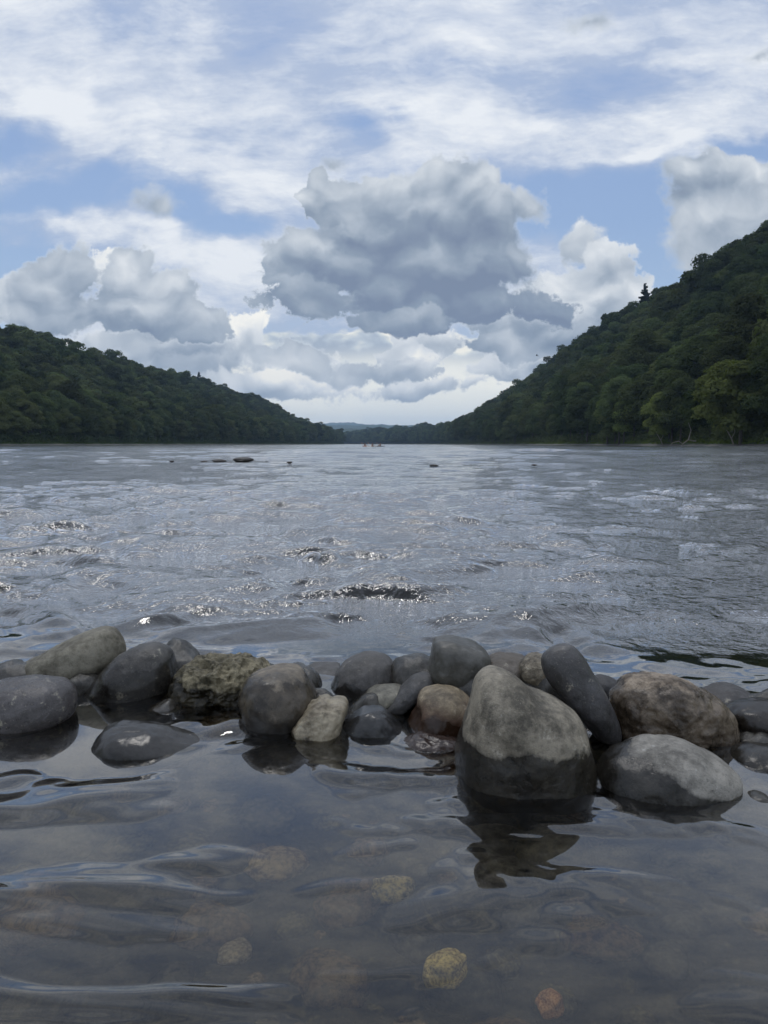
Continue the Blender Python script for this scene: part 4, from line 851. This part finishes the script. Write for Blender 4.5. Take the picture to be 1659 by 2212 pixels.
# bleached branches hanging into the water on the right bank
m_dead, n, o = material("bleached_wood"); principled(n, o, Base_Color=(0.26, 0.23, 0.19, 1), Roughness=0.8)
for (X_, dist, L, lab) in ((1440, 232, 8.0, "bleached dead branch arching into the river at the right bank"), (1310, 262, 6.5, "pale leaning dead trunk at the waterline left of the bleached branch"), (1610, 196, 7.0, "thin bare leaning trunk on the bank near the right edge")):
    p = at_y(X_, 955, dist); p.x = float(bank_r(dist)) - 1.0; V, F = [], []
    if L == 8.0:
        tube(V, F, [(2, 0, 1.5), (-0.5, 0, 1.9), (-2.5, -.5, 0.6), (-4, -1, 1.5), (-6.2, -1.5, 1.0), (-7.4, -2, -0.4)], [.24, .2, .17, .14, .10, .05])
        tube(V, F, [(-2.5, -.5, .6), (-3.2, -1, -.2)], [.12, .06]); tube(V, F, [(-.5, 0, 1.9), (0.5, 0.5, 5.0), (-0.6, 0.2, 7.5)], [.18, .12, .05])
    else:
        tube(V, F, [(2, 0, -.5), (1.0, 0, L * .3), (-.6, -.3, L * .65), (-1.8, 0, L)], [.22, .18, .13, .05]); tube(V, F, [(1.0, 0, L * .3), (1.6, -.5, L * .55), (1.2, -.6, L * .8)], [.14, .09, .03])
    ob = link("dead_branch", mesh_np("dead_branch", V, np.array(F), m_dead), None, (p.x, dist, 0.1)); tag(ob, lab, "dead branch", "dead wood at the right bank")

# ------------------------------------------------------------------ paddlers far out
def simple(name, col, rough=0.5): m, n, o = material(name); principled(n, o, Base_Color=(*col, 1), Roughness=rough); return m
skin_m, red_m, dark_m, tan_m = simple("skin", (.35, .2, .14)), simple("orange_hull", (.62, .22, .10), .3), simple("dark_cloth", (.02, .022, .028), .9), simple("pale_hull", (.6, .38, .26), .3)
black_h = simple("black_hull", (.03, .03, .035), .3)
def skinned(name, J, E, root, mat):
    me = bpy.data.meshes.new(name); me.from_pydata([j[:3] for j in J], E, []); ob = link(name, me)
    ob.modifiers.new("skin", 'SKIN'); me.skin_vertices.new() if not me.skin_vertices else None
    for v, j in zip(me.skin_vertices[0].data, J): v.radius = (j[3], j[3])
    me.skin_vertices[0].data[root].use_root = True
    ob.modifiers.new("sub", 'SUBSURF').levels = 1
    dg = bpy.context.evaluated_depsgraph_get(); m2 = bpy.data.meshes.new_from_object(ob.evaluated_get(dg)); bpy.data.objects.remove(ob); m2.materials.clear(); m2.materials.append(mat)
    m2.polygons.foreach_set('use_smooth', np.ones(len(m2.polygons), dtype=bool)); return m2
# seated figure facing -x... knees forward, arms out to the paddle
J = [(0, 0, .08, .15), (0, 0, .35, .14), (0, 0, .52, .16), (0, 0, .62, .07), (.01, 0, .70, .085), (.02, 0, .82, .10), (.01, 0, .90, .07),
     (.04, .19, .54, .055), (.20, .30, .40, .045), (.40, .30, .46, .035), (.48, .30, .48, .03), (.04, -.19, .54, .055), (.22, -.28, .36, .045), (.42, -.24, .34, .035), (.50, -.24, .35, .03),
     (.14, .11, .09, .09), (.50, .16, .28, .065), (.85, .14, .10, .045), (.97, .14, .14, .03), (.14, -.11, .09, .09), (.50, -.16, .28, .065), (.85, -.14, .10, .045), (.97, -.14, .14, .03)]
E = [(0, 1), (1, 2), (2, 3), (3, 4), (4, 5), (5, 6), (2, 7), (7, 8), (8, 9), (9, 10), (2, 11), (11, 12), (12, 13), (13, 14), (0, 15), (15, 16), (16, 17), (17, 18), (0, 19), (19, 20), (20, 21), (21, 22)]
body = skinned("person", J, E, 0, skin_m)
vest_me = skinned("vest", [(0, 0, .10, .17), (0, 0, .35, .165), (0, 0, .55, .17)], [(0, 1), (1, 2)], 0, dark_m)
hair_me = skinned("hat", [(0.0, 0, .86, .115), (0.0, 0, .93, .09)], [(0, 1)], 0, dark_m)
def kayak_mesh(L, Wd, mat):
    xs = np.linspace(-1, 1, 25); V = []; F = []
    for x in xs:
        k = (1 - abs(x) ** 2.6) ** .75; k = max(k, .02); up = .12 * abs(x) ** 3
        for a in np.linspace(0, 2 * np.pi, 16, endpoint=False):
            zz = math.sin(a); V.append((x * L / 2, math.cos(a) * Wd / 2 * k, .16 + up + zz * (.16 if zz < 0 else .09) * k - (.05 if (abs(x) < .3 and zz > .5) else 0)))
    for i in range(24):
        for j in range(16): F.append((i * 16 + j, i * 16 + (j + 1) % 16, (i + 1) * 16 + (j + 1) % 16, (i + 1) * 16 + j))
    return mesh_np("hull", V, np.array(F), mat)
Vp, Fp = [], []; tube(Vp, Fp, [(.48, .95, .78), (.49, 0, .42), (.50, -.95, .06)], [.016, .016, .016], 6); shaft = mesh_np("shaft", Vp, np.array(Fp), dark_m)
Vb, Fb = [], []
for s in (1, -1):
    b0 = len(Vb); Vb += [(.44, s * .90, .42 + s * .34 - .09), (.44, s * 1.32, .42 + s * .50 - .07), (.44, s * 1.32, .42 + s * .50 + .07), (.44, s * .90, .42 + s * .34 + .09),
                          (.47, s * .90, .42 + s * .34 - .09), (.47, s * 1.32, .42 + s * .50 - .07), (.47, s * 1.32, .42 + s * .50 + .07), (.47, s * .90, .42 + s * .34 + .09)]
    Fb += [tuple(b0 + q for q in f) for f in ((0, 1, 2, 3), (4, 7, 6, 5), (0, 4, 5, 1), (1, 5, 6, 2), (2, 6, 7, 3), (3, 7, 4, 0))]
blade = mesh_np("blade", Vb, np.array(Fb), tan_m)
for (X_, mat, rz, who, boat) in ((788, red_m, 1.15, "person in dark clothes paddling the leftmost of the three small boats", "orange kayak, leftmost of the three small boats far out"),
                          (805, tan_m, 1.9, "person sitting in the middle one of the three small boats", "pale orange kayak, middle one of the three small boats"),
                          (822, black_h, 2.6, "person in dark clothes in the rightmost of the three small boats", "dark kayak, rightmost of the three small boats far out")):
    c = at_z(X_, 964.6)
    kk = bpy.data.objects.new("kayak", None); S.collection.objects.link(kk); kk.location = (c.x, c.y, -.06); kk.rotation_euler = (0, 0, rz); tag(kk, boat, "kayak", "kayaks far out on the river")
    link("hull", kayak_mesh(3.0, .74, mat), kk)
    pe = link("person", body, None, (c.x, c.y, .08)); pe.rotation_euler = (0, 0, rz); tag(pe, who, "person", "paddlers far out on the river")
    link("vest", vest_me, pe); link("hat", hair_me, pe)
    pd = bpy.data.objects.new("paddle", None); S.collection.objects.link(pd); pd.location = (c.x, c.y, .08); pd.rotation_euler = (0, 0, rz)
    tag(pd, "double paddle held by the %s paddler far out on the river" % {788: "leftmost", 805: "middle", 822: "rightmost"}[X_], "paddle", "paddles")
    link("shaft", shaft, pd); link("blade", blade, pd)

# a bird in front of the clouds
V, F = [], []
tube(V, F, [(-.16, 0, 0), (-.10, 0, .01), (0, 0, .012), (.10, 0, .0), (.15, 0, .005), (.20, 0, 0)], [.012, .03, .045, .034, .022, .004], 10)
tube(V, F, [(-.16, 0, 0), (-.26, 0, .0)], [.018, .03], 6)
def wing(s):
    Vw = []; st = [(0, .0, .09, .09), (.12, .09, .10, .075), (.26, .15, .05, .05), (.42, .08, -.06, .012)]
    for y, z, xf, wd in st:
        Vw += [(xf, s * y, z), (xf - wd * 1.6, s * y, z - .01), (xf - wd * 1.6, s * y, z + .002), (xf, s * y, z + .014)]
    Fw = []
    for i in range(3):
        for j in range(4): Fw.append((i * 4 + j, i * 4 + (j + 1) % 4, (i + 1) * 4 + (j + 1) % 4, (i + 1) * 4 + j))
    return mesh_np("wing", Vw, np.array(Fw), dark_m)
bp = at_y(1160, 768.5, 105); bird = link("bird", mesh_np("bird", V, np.array(F), dark_m), None, bp); bird.rotation_euler = (R(15), R(-10), R(160)); tag(bird, "small dark bird flying in front of the clouds above the right hillside", "bird")
link("wing", wing(1), bird); link("wing", wing(-1), bird)

# ------------------------------------------------------------------ air
mh = bpy.data.materials.new("haze_air"); mh.use_nodes = True; n = NT(mh.node_tree); n.n.clear()
o = n.n.new('ShaderNodeOutputMaterial'); pv = n.n.new('ShaderNodeVolumePrincipled'); pv.inputs['Color'].default_value = (0.52, 0.74, 1.0, 1); pv.inputs['Density'].default_value = 1.0e-4; pv.inputs['Anisotropy'].default_value = 0.2
n.link(pv.outputs[0], o.inputs['Volume'])
bx = [(-9500, -600), (9500, 330)]
V = [(x, y, z) for x in (-10500, 10500) for y in (-1500, 11500) for z in (-6, 420)]
F = [(0, 1, 3, 2), (4, 6, 7, 5), (0, 4, 5, 1), (2, 3, 7, 6), (0, 2, 6, 4), (1, 5, 7, 3)]
tag(link("haze", mesh_np("haze", V, np.array(F), mh, False)), "thin pale blue haze hanging over the river valley", "haze", None, 'stuff')
